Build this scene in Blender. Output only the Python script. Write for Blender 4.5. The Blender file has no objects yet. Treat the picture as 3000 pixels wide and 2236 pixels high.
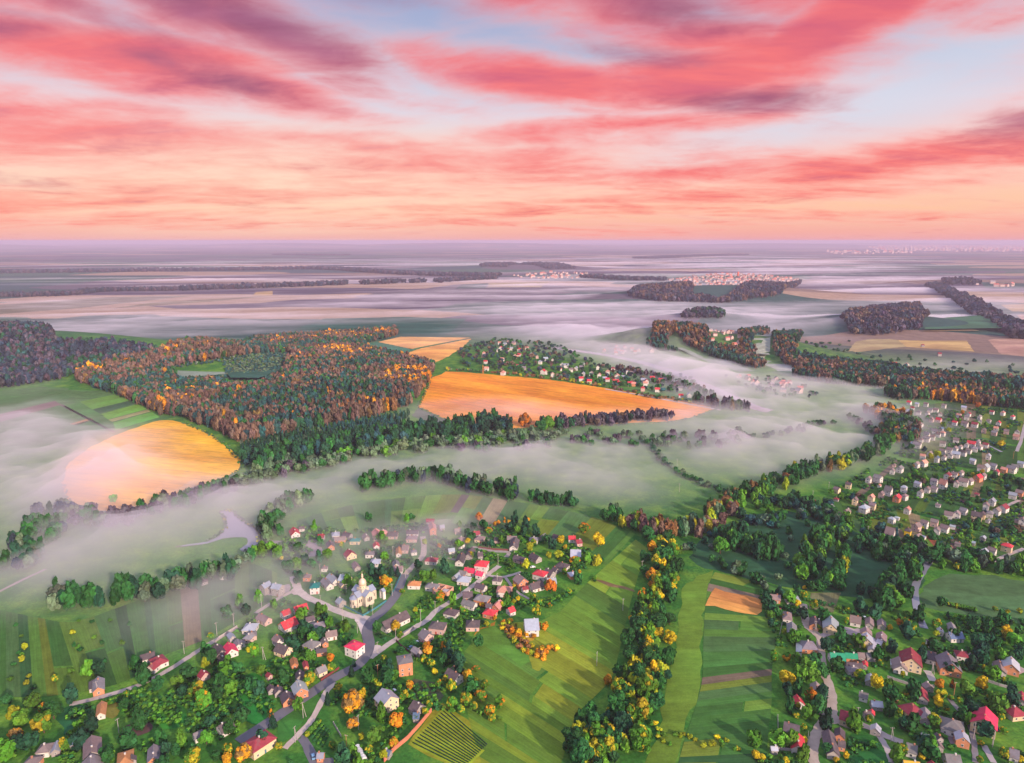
import bpy, math, random
import numpy as np
random.seed(7); rng = np.random.default_rng(11)
S = bpy.context.scene
COL = S.collection
R = math.radians

# ---------------------------------------------------------------- camera
CAM_H, PITCH, FPX = 250.0, R(11.66), 2000.0      # drone height in m, downward pitch, focal length in px of a 3000 px wide frame
cd = bpy.data.cameras.new('camera'); cam = bpy.data.objects.new('camera', cd); COL.objects.link(cam)
cam.location = (0, 0, CAM_H); cam.rotation_euler = (R(90) - PITCH, 0, 0)
cd.sensor_width = 36; cd.lens = 24; cd.clip_start = 1; cd.clip_end = 200000
S.camera = cam

# ---------------------------------------------------------------- exposure and sampling
S.view_settings.view_transform = 'Standard'; S.view_settings.look = 'None'
S.view_settings.exposure = 0.322; S.view_settings.gamma = 1.0
cy = S.cycles
cy.use_denoising = True
try: cy.denoiser = 'OPENIMAGEDENOISE'
except Exception: pass
cy.max_bounces = 7; cy.diffuse_bounces = 2; cy.glossy_bounces = 2; cy.transmission_bounces = 2
cy.volume_bounces = 4; cy.transparent_max_bounces = 24
cy.caustics_reflective = False; cy.caustics_refractive = False
cy.sample_clamp_indirect = 4.0

# ---------------------------------------------------------------- sun
SUN_EL, SUN_AZ = 21.0, 142.0       # degrees; azimuth clockwise from the view direction: the sun is behind and to the right
sl = bpy.data.lights.new('sun', 'SUN'); sun = bpy.data.objects.new('sun', sl); COL.objects.link(sun)
sl.energy = 4.8; sl.angle = R(2.0); sl.color = (1.0, 0.78, 0.62)
sun.rotation_euler = (R(90 - SUN_EL), 0, R(180 - SUN_AZ)); sun.location = (400, -600, 500)

# ---------------------------------------------------------------- sky: dusk gradient, Nishita air and cloud bands, all by direction
W = bpy.data.worlds.new('World'); S.world = W; W.use_nodes = True
nt = W.node_tree; N = nt.nodes; LK = nt.links
for n in list(N): N.remove(n)
def nd(tp, **kw):
    n = N.new(tp)
    for k, v in kw.items(): setattr(n, k, v)
    return n
def wm(op, a, b=None, c=None, clamp=False):
    n = nd('ShaderNodeMath', operation=op, use_clamp=clamp)
    for i, v in enumerate((a, b, c)):
        if v is None: continue
        if isinstance(v, (int, float)): n.inputs[i].default_value = v
        else: LK.new(v, n.inputs[i])
    return n.outputs[0]
tc = nd('ShaderNodeTexCoord'); sep = nd('ShaderNodeSeparateXYZ'); LK.new(tc.outputs['Generated'], sep.inputs[0])
dx, dy, dz = sep.outputs
zpos = wm('MAXIMUM', dz, 0.0)
az = wm('ARCTAN2', dx, dy); el = wm('ARCSINE', dz)
zz = wm('ADD', zpos, 0.10)
pl = nd('ShaderNodeCombineXYZ'); LK.new(wm('DIVIDE', dx, zz), pl.inputs[0]); LK.new(wm('DIVIDE', dy, zz), pl.inputs[1])
def wnoise(scale, detail, rough, sx, sy, off, rot=0.0, dist=0.0):
    mp = nd('ShaderNodeMapping'); mp.inputs['Scale'].default_value = (sx, sy, 1); mp.inputs['Location'].default_value = off
    mp.inputs['Rotation'].default_value = (0, 0, rot)
    LK.new(pl.outputs[0], mp.inputs[0])
    t = nd('ShaderNodeTexNoise'); t.inputs['Scale'].default_value = scale; t.inputs['Detail'].default_value = detail
    t.inputs['Roughness'].default_value = rough; t.inputs['Distortion'].default_value = dist
    LK.new(mp.outputs[0], t.inputs['Vector']); return t
n1 = wnoise(1.2, 8, 0.60, 0.95, 1.15, (3.1, 1.7, 0), 0.30, 0.5)
n3 = wnoise(4.4, 7, 0.60, 0.95, 1.0, (1.3, 7.7, 0), 0.30, 0.6)
n2 = wnoise(0.55, 3, 0.55, 0.5, 1.2, (9.4, 4.2, 0), 0.25)
n4 = wnoise(2.0, 6, 0.58, 0.55, 1.4, (5.3, 2.2, 0), 0.30, 0.4)
ncol = n2.outputs['Color']
ae = nd('ShaderNodeCombineXYZ'); LK.new(az, ae.inputs[0]); LK.new(el, ae.inputs[1])
wsub = nd('ShaderNodeVectorMath', operation='SUBTRACT'); LK.new(ncol, wsub.inputs[0]); wsub.inputs[1].default_value = (.5, .5, .5)
wscl = nd('ShaderNodeVectorMath', operation='MULTIPLY'); LK.new(wsub.outputs[0], wscl.inputs[0]); wscl.inputs[1].default_value = (.22, .07, 0)
wadd = nd('ShaderNodeVectorMath', operation='ADD'); LK.new(ae.outputs[0], wadd.inputs[0]); LK.new(wscl.outputs[0], wadd.inputs[1])
def cloudsum(blobs):
    out = None
    for cx, cyy, rx, ry, rot, wgt in blobs:
        mp = nd('ShaderNodeMapping', vector_type='TEXTURE')
        mp.inputs['Location'].default_value = ((cx - 1108) * .000677 * .93, (522 - cyy) * .000677 * .96, 0)
        mp.inputs['Rotation'].default_value = (0, 0, R(-rot))
        mp.inputs['Scale'].default_value = (rx * .00082, ry * .00088, 1)
        LK.new(wadd.outputs[0], mp.inputs[0])
        ln = nd('ShaderNodeVectorMath', operation='LENGTH'); LK.new(mp.outputs[0], ln.inputs[0])
        mr = nd('ShaderNodeMapRange', interpolation_type='SMOOTHSTEP')
        mr.inputs[1].default_value = 1.5; mr.inputs[2].default_value = 0.0; mr.inputs[3].default_value = 0; mr.inputs[4].default_value = wgt
        LK.new(ln.outputs['Value'], mr.inputs[0])
        out = mr.outputs[0] if out is None else wm('MAXIMUM', out, mr.outputs[0])
    return out
RED = [(430, 75, 300, 80, 20, .85), (640, 150, 260, 56, 16, .8), (1260, 50, 300, 60, 12, .85), (700, 400, 800, 44, 0, .55), (110, 95, 330, 60, 8, .8), (300, 190, 360, 46, 2, 1.15), (620, 225, 200, 36, 10, .95), (120, 300, 460, 46, 4, 1.0), (60, 360, 330, 36, 3, .8), (330, 330, 300, 30, 6, .6),
       (1150, 30, 150, 44, 14, .95), (1330, 75, 220, 44, 16, .95), (1200, 195, 330, 36, 7, 1.05), (1520, 205, 280, 48, -3, 1.2), (1760, 135, 280, 50, -22, 1.15), (1640, 235, 150, 26, -14, .8),
       (1560, 140, 220, 40, 10, .95), (1700, 60, 260, 60, -5, .75), (2060, 50, 360, 70, -8, .95), (2150, 120, 260, 40, -8, .6), (1180, 300, 440, 30, -6, .8), (950, 345, 440, 36, 4, .8), (1500, 285, 300, 24, -8, .6),
       (1950, 375, 440, 34, -6, .9), (2180, 330, 220, 36, -8, .85), (1500, 390, 460, 32, -3, .75), (350, 440, 640, 26, -3, .75), (1450, 440, 700, 20, -3, .7), (200, 480, 500, 12, 0, .6), (1350, 475, 900, 14, 0, .55), (900, 410, 400, 26, 0, .5), (-300, 200, 400, 120, 5, .9), (2600, 150, 400, 100, -15, .9)]
MAU = [(400, 50, 210, 54, 22, 1.1), (620, 125, 210, 46, 18, 1.0), (270, 120, 220, 30, 14, .6), (60, 182, 190, 24, -6, .85), (520, 215, 240, 22, 8, .75), (1170, 22, 130, 34, 10, .8),
       (1400, 80, 200, 32, 12, .9), (1560, 250, 190, 18, 4, .8), (1420, 160, 160, 18, 10, .6), (2180, 322, 170, 26, -6, .95), (0, 400, 170, 24, 5, .55), (180, 150, 200, 16, 5, .5), (900, 40, 170, 34, 5, .5), (1980, 20, 160, 30, -8, .45), (150, 20, 200, 26, 8, .4)]
nf = n1.outputs['Fac']
def cover(sm, lo, hi, k, k3):
    v = wm('ADD', wm('ADD', sm, wm('MULTIPLY', wm('SUBTRACT', nf, 0.5), k)), wm('MULTIPLY', wm('SUBTRACT', n3.outputs['Fac'], 0.5), k3))
    mr = nd('ShaderNodeMapRange', interpolation_type='SMOOTHSTEP'); mr.inputs[1].default_value = lo; mr.inputs[2].default_value = hi
    LK.new(v, mr.inputs[0]); return mr.outputs[0]
cr = cover(cloudsum(RED), -.12, 1.05, 1.45, .5); cm = cover(cloudsum(MAU), .08, 1.12, 1.45, .6)
def ramp(fac, stops):
    r = nd('ShaderNodeValToRGB'); e = r.color_ramp.elements
    while len(e) < len(stops): e.new(0.5)
    for i, (p, c) in enumerate(stops): e[i].position = p; e[i].color = (*c, 1)
    LK.new(fac, r.inputs[0]); return r.outputs[0]
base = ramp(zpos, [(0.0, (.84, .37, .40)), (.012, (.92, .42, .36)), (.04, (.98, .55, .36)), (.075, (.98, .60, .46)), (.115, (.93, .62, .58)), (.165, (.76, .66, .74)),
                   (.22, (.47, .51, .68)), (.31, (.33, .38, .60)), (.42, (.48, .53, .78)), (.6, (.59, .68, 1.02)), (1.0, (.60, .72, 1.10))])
tone = wm('ADD', wm('MULTIPLY', cr, .75), wm('MULTIPLY', wm('SUBTRACT', n4.outputs['Fac'], .38), .85), clamp=True)
redc = ramp(tone, [(0, (.97, .60, .57)), (.25, (.99, .46, .42)), (.5, (.98, .29, .26)), (.78, (.94, .155, .15)), (1.0, (.68, .095, .16))])
def mixc(f, a, b):
    m = nd('ShaderNodeMix', data_type='RGBA'); LK.new(f, m.inputs[0])
    for s, v in ((6, a), (7, b)):
        if isinstance(v, tuple): m.inputs[s].default_value = (*v, 1)
        else: LK.new(v, m.inputs[s])
    return m.outputs[2]
gap = cloudsum([(1760, 275, 270, 60, -12, 1.0), (820, 215, 160, 60, 0, .8), (2000, 200, 260, 70, -12, .7)])
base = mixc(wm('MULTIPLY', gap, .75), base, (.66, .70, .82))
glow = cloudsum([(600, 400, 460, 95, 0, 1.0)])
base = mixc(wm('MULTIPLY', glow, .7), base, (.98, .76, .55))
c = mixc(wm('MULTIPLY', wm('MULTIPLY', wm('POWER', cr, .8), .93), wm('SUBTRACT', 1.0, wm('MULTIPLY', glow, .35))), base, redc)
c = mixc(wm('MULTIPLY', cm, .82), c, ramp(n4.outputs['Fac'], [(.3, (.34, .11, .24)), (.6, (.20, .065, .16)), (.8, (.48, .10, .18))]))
sky = nd('ShaderNodeTexSky', sky_type='NISHITA', sun_disc=False, sun_elevation=R(SUN_EL), sun_rotation=R(SUN_AZ))
nis = nd('ShaderNodeVectorMath', operation='SCALE'); LK.new(sky.outputs[0], nis.inputs[0]); nis.inputs['Scale'].default_value = 0.006
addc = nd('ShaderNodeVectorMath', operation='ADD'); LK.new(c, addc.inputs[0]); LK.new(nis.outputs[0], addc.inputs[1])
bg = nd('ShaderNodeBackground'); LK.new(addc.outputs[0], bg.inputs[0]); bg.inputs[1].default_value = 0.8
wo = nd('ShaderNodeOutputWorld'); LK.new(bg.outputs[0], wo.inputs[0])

# ---------------------------------------------------------------- terrain and picture-to-ground survey
HILLS = []
def hgt(x, y):
    z = 0.0 * (np.asarray(x, float) + np.asarray(y, float))
    for hx, hy, rx, ry, rot, h in HILLS:
        c_, s_ = math.cos(rot), math.sin(rot)
        u = ((x - hx) * c_ + (y - hy) * s_) / rx; v = (-(x - hx) * s_ + (y - hy) * c_) / ry
        q = np.maximum(0.0, 1 - (u * u + v * v)); z = z + h * q * q
    return z
CP, SP = math.cos(PITCH), math.sin(PITCH)
def plane(u, v, z=0.0):
    a = (np.asarray(u, float) - 1500) / FPX; b = -(np.asarray(v, float) - 1118) / FPX
    ex, ey, ez = a, CP + b * SP, -SP + b * CP
    t = (z - CAM_H) / np.minimum(ez, -1e-4)
    return ex * t, ey * t
def P(u, v, z=0.0):
    """survey point under a pixel of the 3000 px photograph, z above the terrain"""
    x, y = plane(u, v, z)
    for _ in range(12):
        h = hgt(x, y)
        x2, y2 = plane(u, v, z + h); x = .5 * x + .5 * x2; y = .5 * y + .5 * y2
    return float(x), float(y)
VS = 3000 / 2216
def PV(x, y, z=0.0): return P(x * VS, y * VS, z)
def proj(x, y, z):
    dx_, dy_, dz_ = x, y, z - CAM_H
    f = dy_ * CP - dz_ * SP; up = dy_ * SP + dz_ * CP
    return 1500 + FPX * dx_ / f, 1118 - FPX * up / f
def hill(vx, vy, rx, ry, rot, h):
    x, y = PV(vx, vy); return (x, y, rx, ry, R(rot), h)
for a in [(1560, 640, 800, 380, 12, 48), (1915, 706, 420, 300, 0, 34), (1530, 690, 260, 150, 0, 20), (1410, 745, 230, 120, -30, 32), (1545, 748, 280, 150, -20, 26), (1690, 755, 220, 130, -20, 22),
          (20, 776, 760, 230, -4, 62), (520, 800, 420, 200, 0, 16), (1120, 580, 1100, 400, 0, 30), (2080, 614, 600, 220, 0, 26)]:
    HILLS.append(hill(*a))
hr_ = random.Random(9)
for k in range(16):      # low ridges towards the skyline
    HILLS.append((-26000 + 3500 * k + hr_.uniform(-1500, 1500), hr_.uniform(26000, 46000), hr_.uniform(4000, 9000), hr_.uniform(1500, 3500), hr_.uniform(-.25, .25), hr_.uniform(55, 150)))
ZN = {'A': (0, 1836, .24213), 'B': (500, 1836, .24213), 'C': (400, 1600, .24213), 'D': (740, 1500, .24213), 'E': (1200, 1500, .24213), 'F': (1000, 1836, .24213),
      'G': (2200, 1700, .1937), 'H': (2600, 1700, .1937), 'I': (2200, 1916, .1937), 'J': (2600, 1916, .1937), 'K': (2350, 1150, .1695), 'R': (2000, 650, .4539), 'L': (2650, 1150, .1695),
      'M': (2350, 1400, .1695), 'N': (2650, 1400, .1695), 'O': (1340, 950, .1743), 'P': (1700, 950, .1743), 'Q': (1200, 1400, .3631), 'V': (0, 0, VS), 'Z': (0, 1400, .5061)}
def zp(k, x, y):
    x0, y0, s = ZN[k]; return x0 + x * s, y0 + y * s
def PZ(k, x, y, z=0.0): return P(*zp(k, x, y), z)

# ---------------------------------------------------------------- material helpers
def mat(name):
    m = bpy.data.materials.new(name); m.use_nodes = True
    t = m.node_tree; b = t.nodes['Principled BSDF']; b.inputs['Roughness'].default_value = .85
    b.inputs['Specular IOR Level'].default_value = .15
    return m, t, b
class G:
    """tiny node-graph writer"""
    def __init__(s, t): s.t = t
    def n(s, tp, **kw):
        n = s.t.nodes.new(tp)
        for k, v in kw.items(): setattr(n, k, v)
        return n
    def l(s, a, b): s.t.links.new(a, b)
    def put(s, v, sock):
        if isinstance(v, bpy.types.NodeSocket): s.l(v, sock)
        elif isinstance(v, tuple) and len(v) == 3 and sock.type == 'RGBA': sock.default_value = (*v, 1)
        else: sock.default_value = v
    def m(s, op, a, b=0.0, clamp=False):
        n = s.n('ShaderNodeMath', operation=op, use_clamp=clamp); s.put(a, n.inputs[0]); s.put(b, n.inputs[1]); return n.outputs[0]
    def mix(s, f, a, b, bt='MIX'):
        n = s.n('ShaderNodeMix', data_type='RGBA', blend_type=bt); s.put(f, n.inputs[0]); s.put(a, n.inputs[6]); s.put(b, n.inputs[7]); return n.outputs[2]
    def noise(s, vec, scale, detail=4, rough=.6, out='Fac'):
        n = s.n('ShaderNodeTexNoise'); n.inputs['Scale'].default_value = scale; n.inputs['Detail'].default_value = detail
        n.inputs['Roughness'].default_value = rough; s.l(vec, n.inputs['Vector']); return n.outputs[out]
    def mapv(s, vec, scale=(1, 1, 1), rot=(0, 0, 0), loc=(0, 0, 0)):
        n = s.n('ShaderNodeMapping'); n.inputs['Scale'].default_value = scale; n.inputs['Rotation'].default_value = rot; n.inputs['Location'].default_value = loc
        s.l(vec, n.inputs[0]); return n.outputs[0]
    def rng(s, v, a, b, c=0.0, d=1.0):
        n = s.n('ShaderNodeMapRange'); s.put(v, n.inputs[0])
        for i, q in enumerate((a, b, c, d)): n.inputs[i + 1].default_value = q
        return n.outputs[0]
    def hsv(s, col, h=.5, sa=1.0, v=1.0):
        n = s.n('ShaderNodeHueSaturation'); s.put(h, n.inputs[0]); s.put(sa, n.inputs[1]); s.put(v, n.inputs[2]); s.put(col, n.inputs[4]); return n.outputs[0]
    def bright(s, col, v):
        n = s.n('ShaderNodeVectorMath', operation='SCALE'); s.put(col, n.inputs[0]); s.put(v, n.inputs['Scale']); return n.outputs[0]

def leaf_material(name, second=None):
    m, t, b = mat(name); g = G(t)
    at = g.n('ShaderNodeAttribute', attribute_name='tint'); sh = g.n('ShaderNodeAttribute', attribute_name='shade')
    if second is None:
        base_ = g.n('ShaderNodeAttribute', attribute_name='col').outputs['Color']
    else:
        oi = g.n('ShaderNodeObjectInfo')
        f = g.m('LESS_THAN', at.outputs['Fac'], oi.outputs['Alpha'])
        base_ = g.mix(g.m('MULTIPLY', f, .85), oi.outputs['Color'], second)  # second colour on random lobes: autumn leaves and sunlit yellow put into the colour
        base_ = g.hsv(base_, g.rng(oi.outputs['Random'], 0, 1, .485, .515), 1.0, g.rng(oi.outputs['Random'], 0, 1, .85, 1.15))
    ge = g.n('ShaderNodeNewGeometry')
    n_ = g.noise(ge.outputs['Position'], .35, 3)
    c_ = g.hsv(base_, g.rng(n_, .3, .7, .49, .515), 1.0, 1.0)
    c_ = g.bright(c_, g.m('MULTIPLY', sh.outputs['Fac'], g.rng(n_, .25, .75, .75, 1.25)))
    g.l(c_, b.inputs['Base Color']); b.inputs['Roughness'].default_value = .75
    return m
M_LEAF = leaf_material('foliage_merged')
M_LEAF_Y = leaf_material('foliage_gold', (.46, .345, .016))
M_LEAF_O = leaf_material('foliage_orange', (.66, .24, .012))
def simple(name, color=None, rough=.85, nscale=.8, amt=.35, stripes=None, metal=0.0, spec=.15, patch=0.0, patchcol=None):
    """weathered surface whose own colour comes from the object (or a constant)"""
    m, t, b = mat(name); g = G(t)
    oi = g.n('ShaderNodeObjectInfo'); tcn = g.n('ShaderNodeTexCoord'); o = tcn.outputs['Object']
    base_ = color if color else oi.outputs['Color']
    rv = g.n('ShaderNodeVectorMath', operation='ADD'); g.l(o, rv.inputs[0]); g.l(oi.outputs['Location'], rv.inputs[1])
    n_ = g.noise(rv.outputs[0], nscale, 5); n2_ = g.noise(rv.outputs[0], nscale * .22, 3)
    f = g.rng(g.m('ADD', g.m('MULTIPLY', n_, .6), g.m('MULTIPLY', n2_, .4)), .3, .7, 1 - amt, 1 + amt)
    if stripes:
        ax, sc, am = stripes
        w = g.n('ShaderNodeTexWave', wave_type='BANDS', bands_direction=ax); w.inputs['Scale'].default_value = sc; w.inputs['Distortion'].default_value = .4
        g.l(o, w.inputs['Vector']); f = g.m('MULTIPLY', f, g.rng(w.outputs['Fac'], 0, 1, 1 - am, 1 + am))
    c_ = g.bright(base_, f)
    if patch:
        pm = g.rng(g.noise(rv.outputs[0], nscale * .5, 4, .7), .56, .64)
        c_ = g.mix(g.m('MULTIPLY', pm, patch), c_, patchcol)
    g.l(c_, b.inputs['Base Color']); b.inputs['Roughness'].default_value = rough; b.inputs['Metallic'].default_value = metal; b.inputs['Specular IOR Level'].default_value = spec
    return m
M_WALL = simple('plaster_wall', None, .9, .7, .14, None, 0, .1, .35, (.30, .22, .18))
M_BRICK = simple('brick_wall', None, .9, 1.6, .25, ('Z', 1.4, .12), 0, .1, .3, (.42, .30, .24))
M_ROOF = simple('roof_covering', None, .7, .6, .28, ('X', .9, .14), 0, .25, .55, (.17, .12, .11))
M_METAL = simple('metal_roof', None, .45, .6, .16, ('X', .8, .12), .25, .4, .25, (.32, .30, .31))
M_GLASS = simple('window_glass', (.03, .035, .05), .15, 1, .1, None, 0, .5)
M_FRAME = simple('window_frame', (.72, .70, .68), .7)
M_TRUNK = simple('bark', (.10, .065, .045), .95, 2.0, .3)
M_CONC = simple('concrete', (.42, .37, .36), .9, 1.0, .2)
M_WOOD = simple('old_wood', None, .9, 1.0, .25)
M_ASPH = simple('asphalt', (.150, .145, .165), .9, .12, .16)
M_DIRT = simple('dirt_road', None, .95, .25, .22)
M_GOLD = simple('dome_gilding', (.80, .60, .44), .5, .6, .12, None, .25, .4)
M_PAINT = simple('car_paint', None, .3, 1, .04, None, .1, .5)
M_TYRE = simple('tyre_rubber', (.02, .02, .02), .9)

def water_material(name, col):
    m, t, b = mat(name); g = G(t)
    b.inputs['Base Color'].default_value = (*col, 1); b.inputs['Roughness'].default_value = .12; b.inputs['Specular IOR Level'].default_value = .8
    ge = g.n('ShaderNodeNewGeometry'); bp = g.n('ShaderNodeBump'); bp.inputs['Strength'].default_value = .08
    g.l(g.noise(ge.outputs['Position'], .4, 3), bp.inputs['Height']); g.l(bp.outputs[0], b.inputs['Normal'])
    return m
M_WATER = water_material('still_water', (.24, .24, .28))

def field_material(name, row_scale=0.0, row_amt=.0, mottled=.3, tram=0):
    """soil or crop: colour from the object, drilled rows along its local x axis, patchy growth"""
    m, t, b = mat(name); g = G(t)
    oi = g.n('ShaderNodeObjectInfo'); tcn = g.n('ShaderNodeTexCoord'); ge = g.n('ShaderNodeNewGeometry'); p = ge.outputs['Position']
    o = g.mapv(tcn.outputs['Object'], (1, 1, 0))
    big = g.noise(g.mapv(o, (.35, 1, 1)), .022, 4); mid = g.noise(p, .13, 4, .65); fin = g.noise(p, .9, 3, .7)
    f = g.m('ADD', g.m('MULTIPLY', big, .45), g.m('ADD', g.m('MULTIPLY', mid, .33), g.m('MULTIPLY', fin, .22)))
    f = g.rng(f, .34, .66, 1 - mottled, 1 + mottled)
    if row_amt:
        nz = g.noise(g.mapv(o, (.03, row_scale, 1)), 1.0, 3, .7)
        f = g.m('MULTIPLY', f, g.rng(nz, .3, .7, 1 - row_amt, 1 + row_amt))
    if tram:
        so = g.n('ShaderNodeSeparateXYZ'); g.l(tcn.outputs['Object'], so.inputs[0])
        wob = g.m('ADD', so.outputs[1], g.m('MULTIPLY', g.noise(g.mapv(o, (.3, .3, 1)), .03, 2), 9.0))
        f = g.m('MULTIPLY', f, g.rng(g.m('SINE', g.m('MULTIPLY', wob, 6.283 / tram)), .90, .985, 1.0, .80))
        damp = g.rng(g.noise(g.mapv(o, (.5, 1, 1)), .011, 3, .55), .38, .62, .80, 1.12); f = g.m('MULTIPLY', f, damp)
    c_ = g.hsv(oi.outputs['Color'], g.rng(big, .3, .7, .487, .513), 1.0, 1.0)
    c_ = g.bright(c_, f)
    g.l(c_, b.inputs['Base Color']); b.inputs['Roughness'].default_value = .95; b.inputs['Specular IOR Level'].default_value = .05
    return m
M_CROP = field_material('crop_rows', .9, .22, .40)
M_GRASSF = field_material('meadow_grass', .12, .22, .42)
M_STUB = field_material('stubble', .22, .20, .24, 17.0)

def ground_material():
    m, t, b = mat('open_ground'); g = G(t)
    ge = g.n('ShaderNodeNewGeometry'); p = ge.outputs['Position']
    dist = g.n('ShaderNodeVectorMath', operation='LENGTH'); g.l(p, dist.inputs[0]); d = dist.outputs['Value']
    a = g.noise(p, .006, 5, .6); mid = g.noise(p, .045, 5, .65); fin = g.noise(p, .5, 4, .7)
    near = g.mix(g.rng(a, .35, .65), (.024, .130, .026), (.078, .225, .026))
    near = g.mix(g.rng(mid, .45, .75), near, (.15, .255, .028))
    near = g.bright(near, g.m('MULTIPLY', g.rng(fin, .3, .7, .62, 1.38), g.rng(mid, .25, .75, .8, 1.2)))
    # far farmland: long plots of different crops
    wp = g.n('ShaderNodeVectorMath', operation='ADD'); g.l(p, wp.inputs[0])
    ws = g.n('ShaderNodeVectorMath', operation='SCALE'); g.l(g.noise(p, .0006, 3, .5, 'Color'), ws.inputs[0]); ws.inputs['Scale'].default_value = 700
    g.l(ws.outputs[0], wp.inputs[1])
    v = g.n('ShaderNodeTexVoronoi', distance='CHEBYCHEV', voronoi_dimensions='2D'); v.inputs['Scale'].default_value = 1.0; v.inputs['Randomness'].default_value = .8
    g.l(g.mapv(wp.outputs[0], (.0009, .0021, 1), (0, 0, .22)), v.inputs['Vector'])
    sp = g.n('ShaderNodeSeparateColor'); g.l(v.outputs['Color'], sp.inputs[0])
    r = g.n('ShaderNodeValToRGB'); r.color_ramp.interpolation = 'CONSTANT'; e = r.color_ramp.elements
    st = [(0, (.035, .085, .075)), (.2, (.055, .12, .085)), (.38, (.095, .075, .105)), (.5, (.36, .24, .17)), (.62, (.045, .09, .095)), (.76, (.12, .10, .12)), (.88, (.22, .15, .12))]
    while len(e) < len(st): e.new(.5)
    for i, (q, c_) in enumerate(st): e[i].position = q; e[i].color = (*c_, 1)
    g.l(sp.outputs[0], r.inputs[0])
    far = g.bright(r.outputs[0], g.rng(mid, .3, .7, .8, 1.2))
    wood = g.rng(g.noise(g.mapv(p, (.00022, .0009, 1)), 1.0, 5, .6), .56, .60)
    far = g.mix(g.m('MULTIPLY', wood, g.rng(d, 6000, 9000)), far, (.035, .030, .045))
    c_ = g.mix(g.rng(d, 1500, 1900), near, far)
    g.l(c_, b.inputs['Base Color']); b.inputs['Roughness'].default_value = .95; b.inputs['Specular IOR Level'].default_value = .05
    return m
M_GROUND = ground_material()

# ---------------------------------------------------------------- mesh and tagging helpers
def link(o): COL.objects.link(o); return o
def mesh_obj(name, verts, faces, m=None, parent=None, color=None, loc=None, rz=0.0, smooth=False):
    me = bpy.data.meshes.new(name); me.from_pydata([tuple(map(float, v)) for v in verts], [], [tuple(f) for f in faces]); me.update()
    if m is not None:
        for q in (m if isinstance(m, (list, tuple)) else [m]): me.materials.append(q)
    if smooth: me.polygons.foreach_set('use_smooth', [True] * len(me.polygons))
    o = link(bpy.data.objects.new(name, me))
    if parent is not None: o.parent = parent
    if color is not None: o.color = (*color[:3], color[3] if len(color) > 3 else 1)
    if loc is not None: o.location = loc
    o.rotation_euler = (0, 0, rz); return o
def share(name, me, parent=None, color=None, loc=(0, 0, 0), rz=0.0, sc=None):
    o = link(bpy.data.objects.new(name, me)); o.parent = parent; o.location = loc; o.rotation_euler = (0, 0, rz)
    if color is not None: o.color = (*color[:3], color[3] if len(color) > 3 else 1)
    if sc is not None: o.scale = sc
    return o
def empty(name, loc, rz=0.0):
    o = link(bpy.data.objects.new(name, None)); o.location = loc; o.rotation_euler = (0, 0, rz); o.empty_display_size = 1; return o
def tag(o, label=None, cat=None, group=None, kind=None):
    for k, v in (('label', label), ('category', cat), ('group', group), ('kind', kind)):
        if v: o[k] = v
    return o
def box(x0, x1, y0, y1, z0, z1):
    v = [(x0, y0, z0), (x1, y0, z0), (x1, y1, z0), (x0, y1, z0), (x0, y0, z1), (x1, y0, z1), (x1, y1, z1), (x0, y1, z1)]
    return v, [(3, 2, 1, 0), (4, 5, 6, 7), (0, 1, 5, 4), (1, 2, 6, 5), (2, 3, 7, 6), (3, 0, 4, 7)]
def cat_mesh(parts):
    V, F = [], []
    for v, f in parts:
        k = len(V); V += list(v); F += [tuple(i + k for i in q) for q in f]
    return V, F
def lathe(prof, n=16, cx=0, cy_=0):
    V, F = [], []
    for r, z in prof:
        for i in range(n):
            a = 2 * math.pi * i / n; V.append((cx + r * math.cos(a), cy_ + r * math.sin(a), z))
    for j in range(len(prof) - 1):
        for i in range(n): F.append((j * n + i, j * n + (i + 1) % n, (j + 1) * n + (i + 1) % n, (j + 1) * n + i))
    F.append(tuple(reversed(range(n)))); F.append(tuple((len(prof) - 1) * n + i for i in range(n)))
    return V, F
def poly_sheet(name, pts, z, m, color, ang=0.0, label=None, kind='structure', cat=None, step=None):
    """flat sheet of ground cover; its local x axis runs along the rows"""
    cx = sum(p[0] for p in pts) / len(pts); cy_ = sum(p[1] for p in pts) / len(pts)
    c_, s_ = math.cos(-ang), math.sin(-ang)
    v = [((x - cx) * c_ - (y - cy_) * s_, (x - cx) * s_ + (y - cy_) * c_, 0) for x, y in pts]
    a = sum(v[i][0] * v[(i + 1) % len(v)][1] - v[(i + 1) % len(v)][0] * v[i][1] for i in range(len(v)))
    f = list(range(len(v)))
    if a < 0: f.reverse()
    o = mesh_obj(name, v, [f], m, color=color, loc=(cx, cy_, z + float(hgt(cx, cy_))), rz=ang)
    return tag(o, label, cat, None, kind)
def smooth_line(pts, n=6):
    out = []
    for i in range(len(pts) - 1):
        p0 = pts[max(i - 1, 0)]; p1 = pts[i]; p2 = pts[i + 1]; p3 = pts[min(i + 2, len(pts) - 1)]
        for k in range(n):
            t = k / n
            out.append(tuple(.5 * (2 * p1[j] + (p2[j] - p0[j]) * t + (2 * p0[j] - 5 * p1[j] + 4 * p2[j] - p3[j]) * t * t + (3 * p1[j] - p0[j] - 3 * p2[j] + p3[j]) * t ** 3) for j in (0, 1)))
    out.append(tuple(pts[-1])); return out
def smooth_loop(pts, n=4):
    L = len(pts); out = []
    for i in range(L):
        p0, p1, p2, p3 = pts[i - 1], pts[i], pts[(i + 1) % L], pts[(i + 2) % L]
        for k in range(n):
            t = k / n
            out.append(tuple(.5 * (2 * p1[j] + (p2[j] - p0[j]) * t + (2 * p0[j] - 5 * p1[j] + 4 * p2[j] - p3[j]) * t * t + (3 * p1[j] - p0[j] - 3 * p2[j] + p3[j]) * t ** 3) for j in (0, 1)))
    return out
ROADS = []
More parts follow.
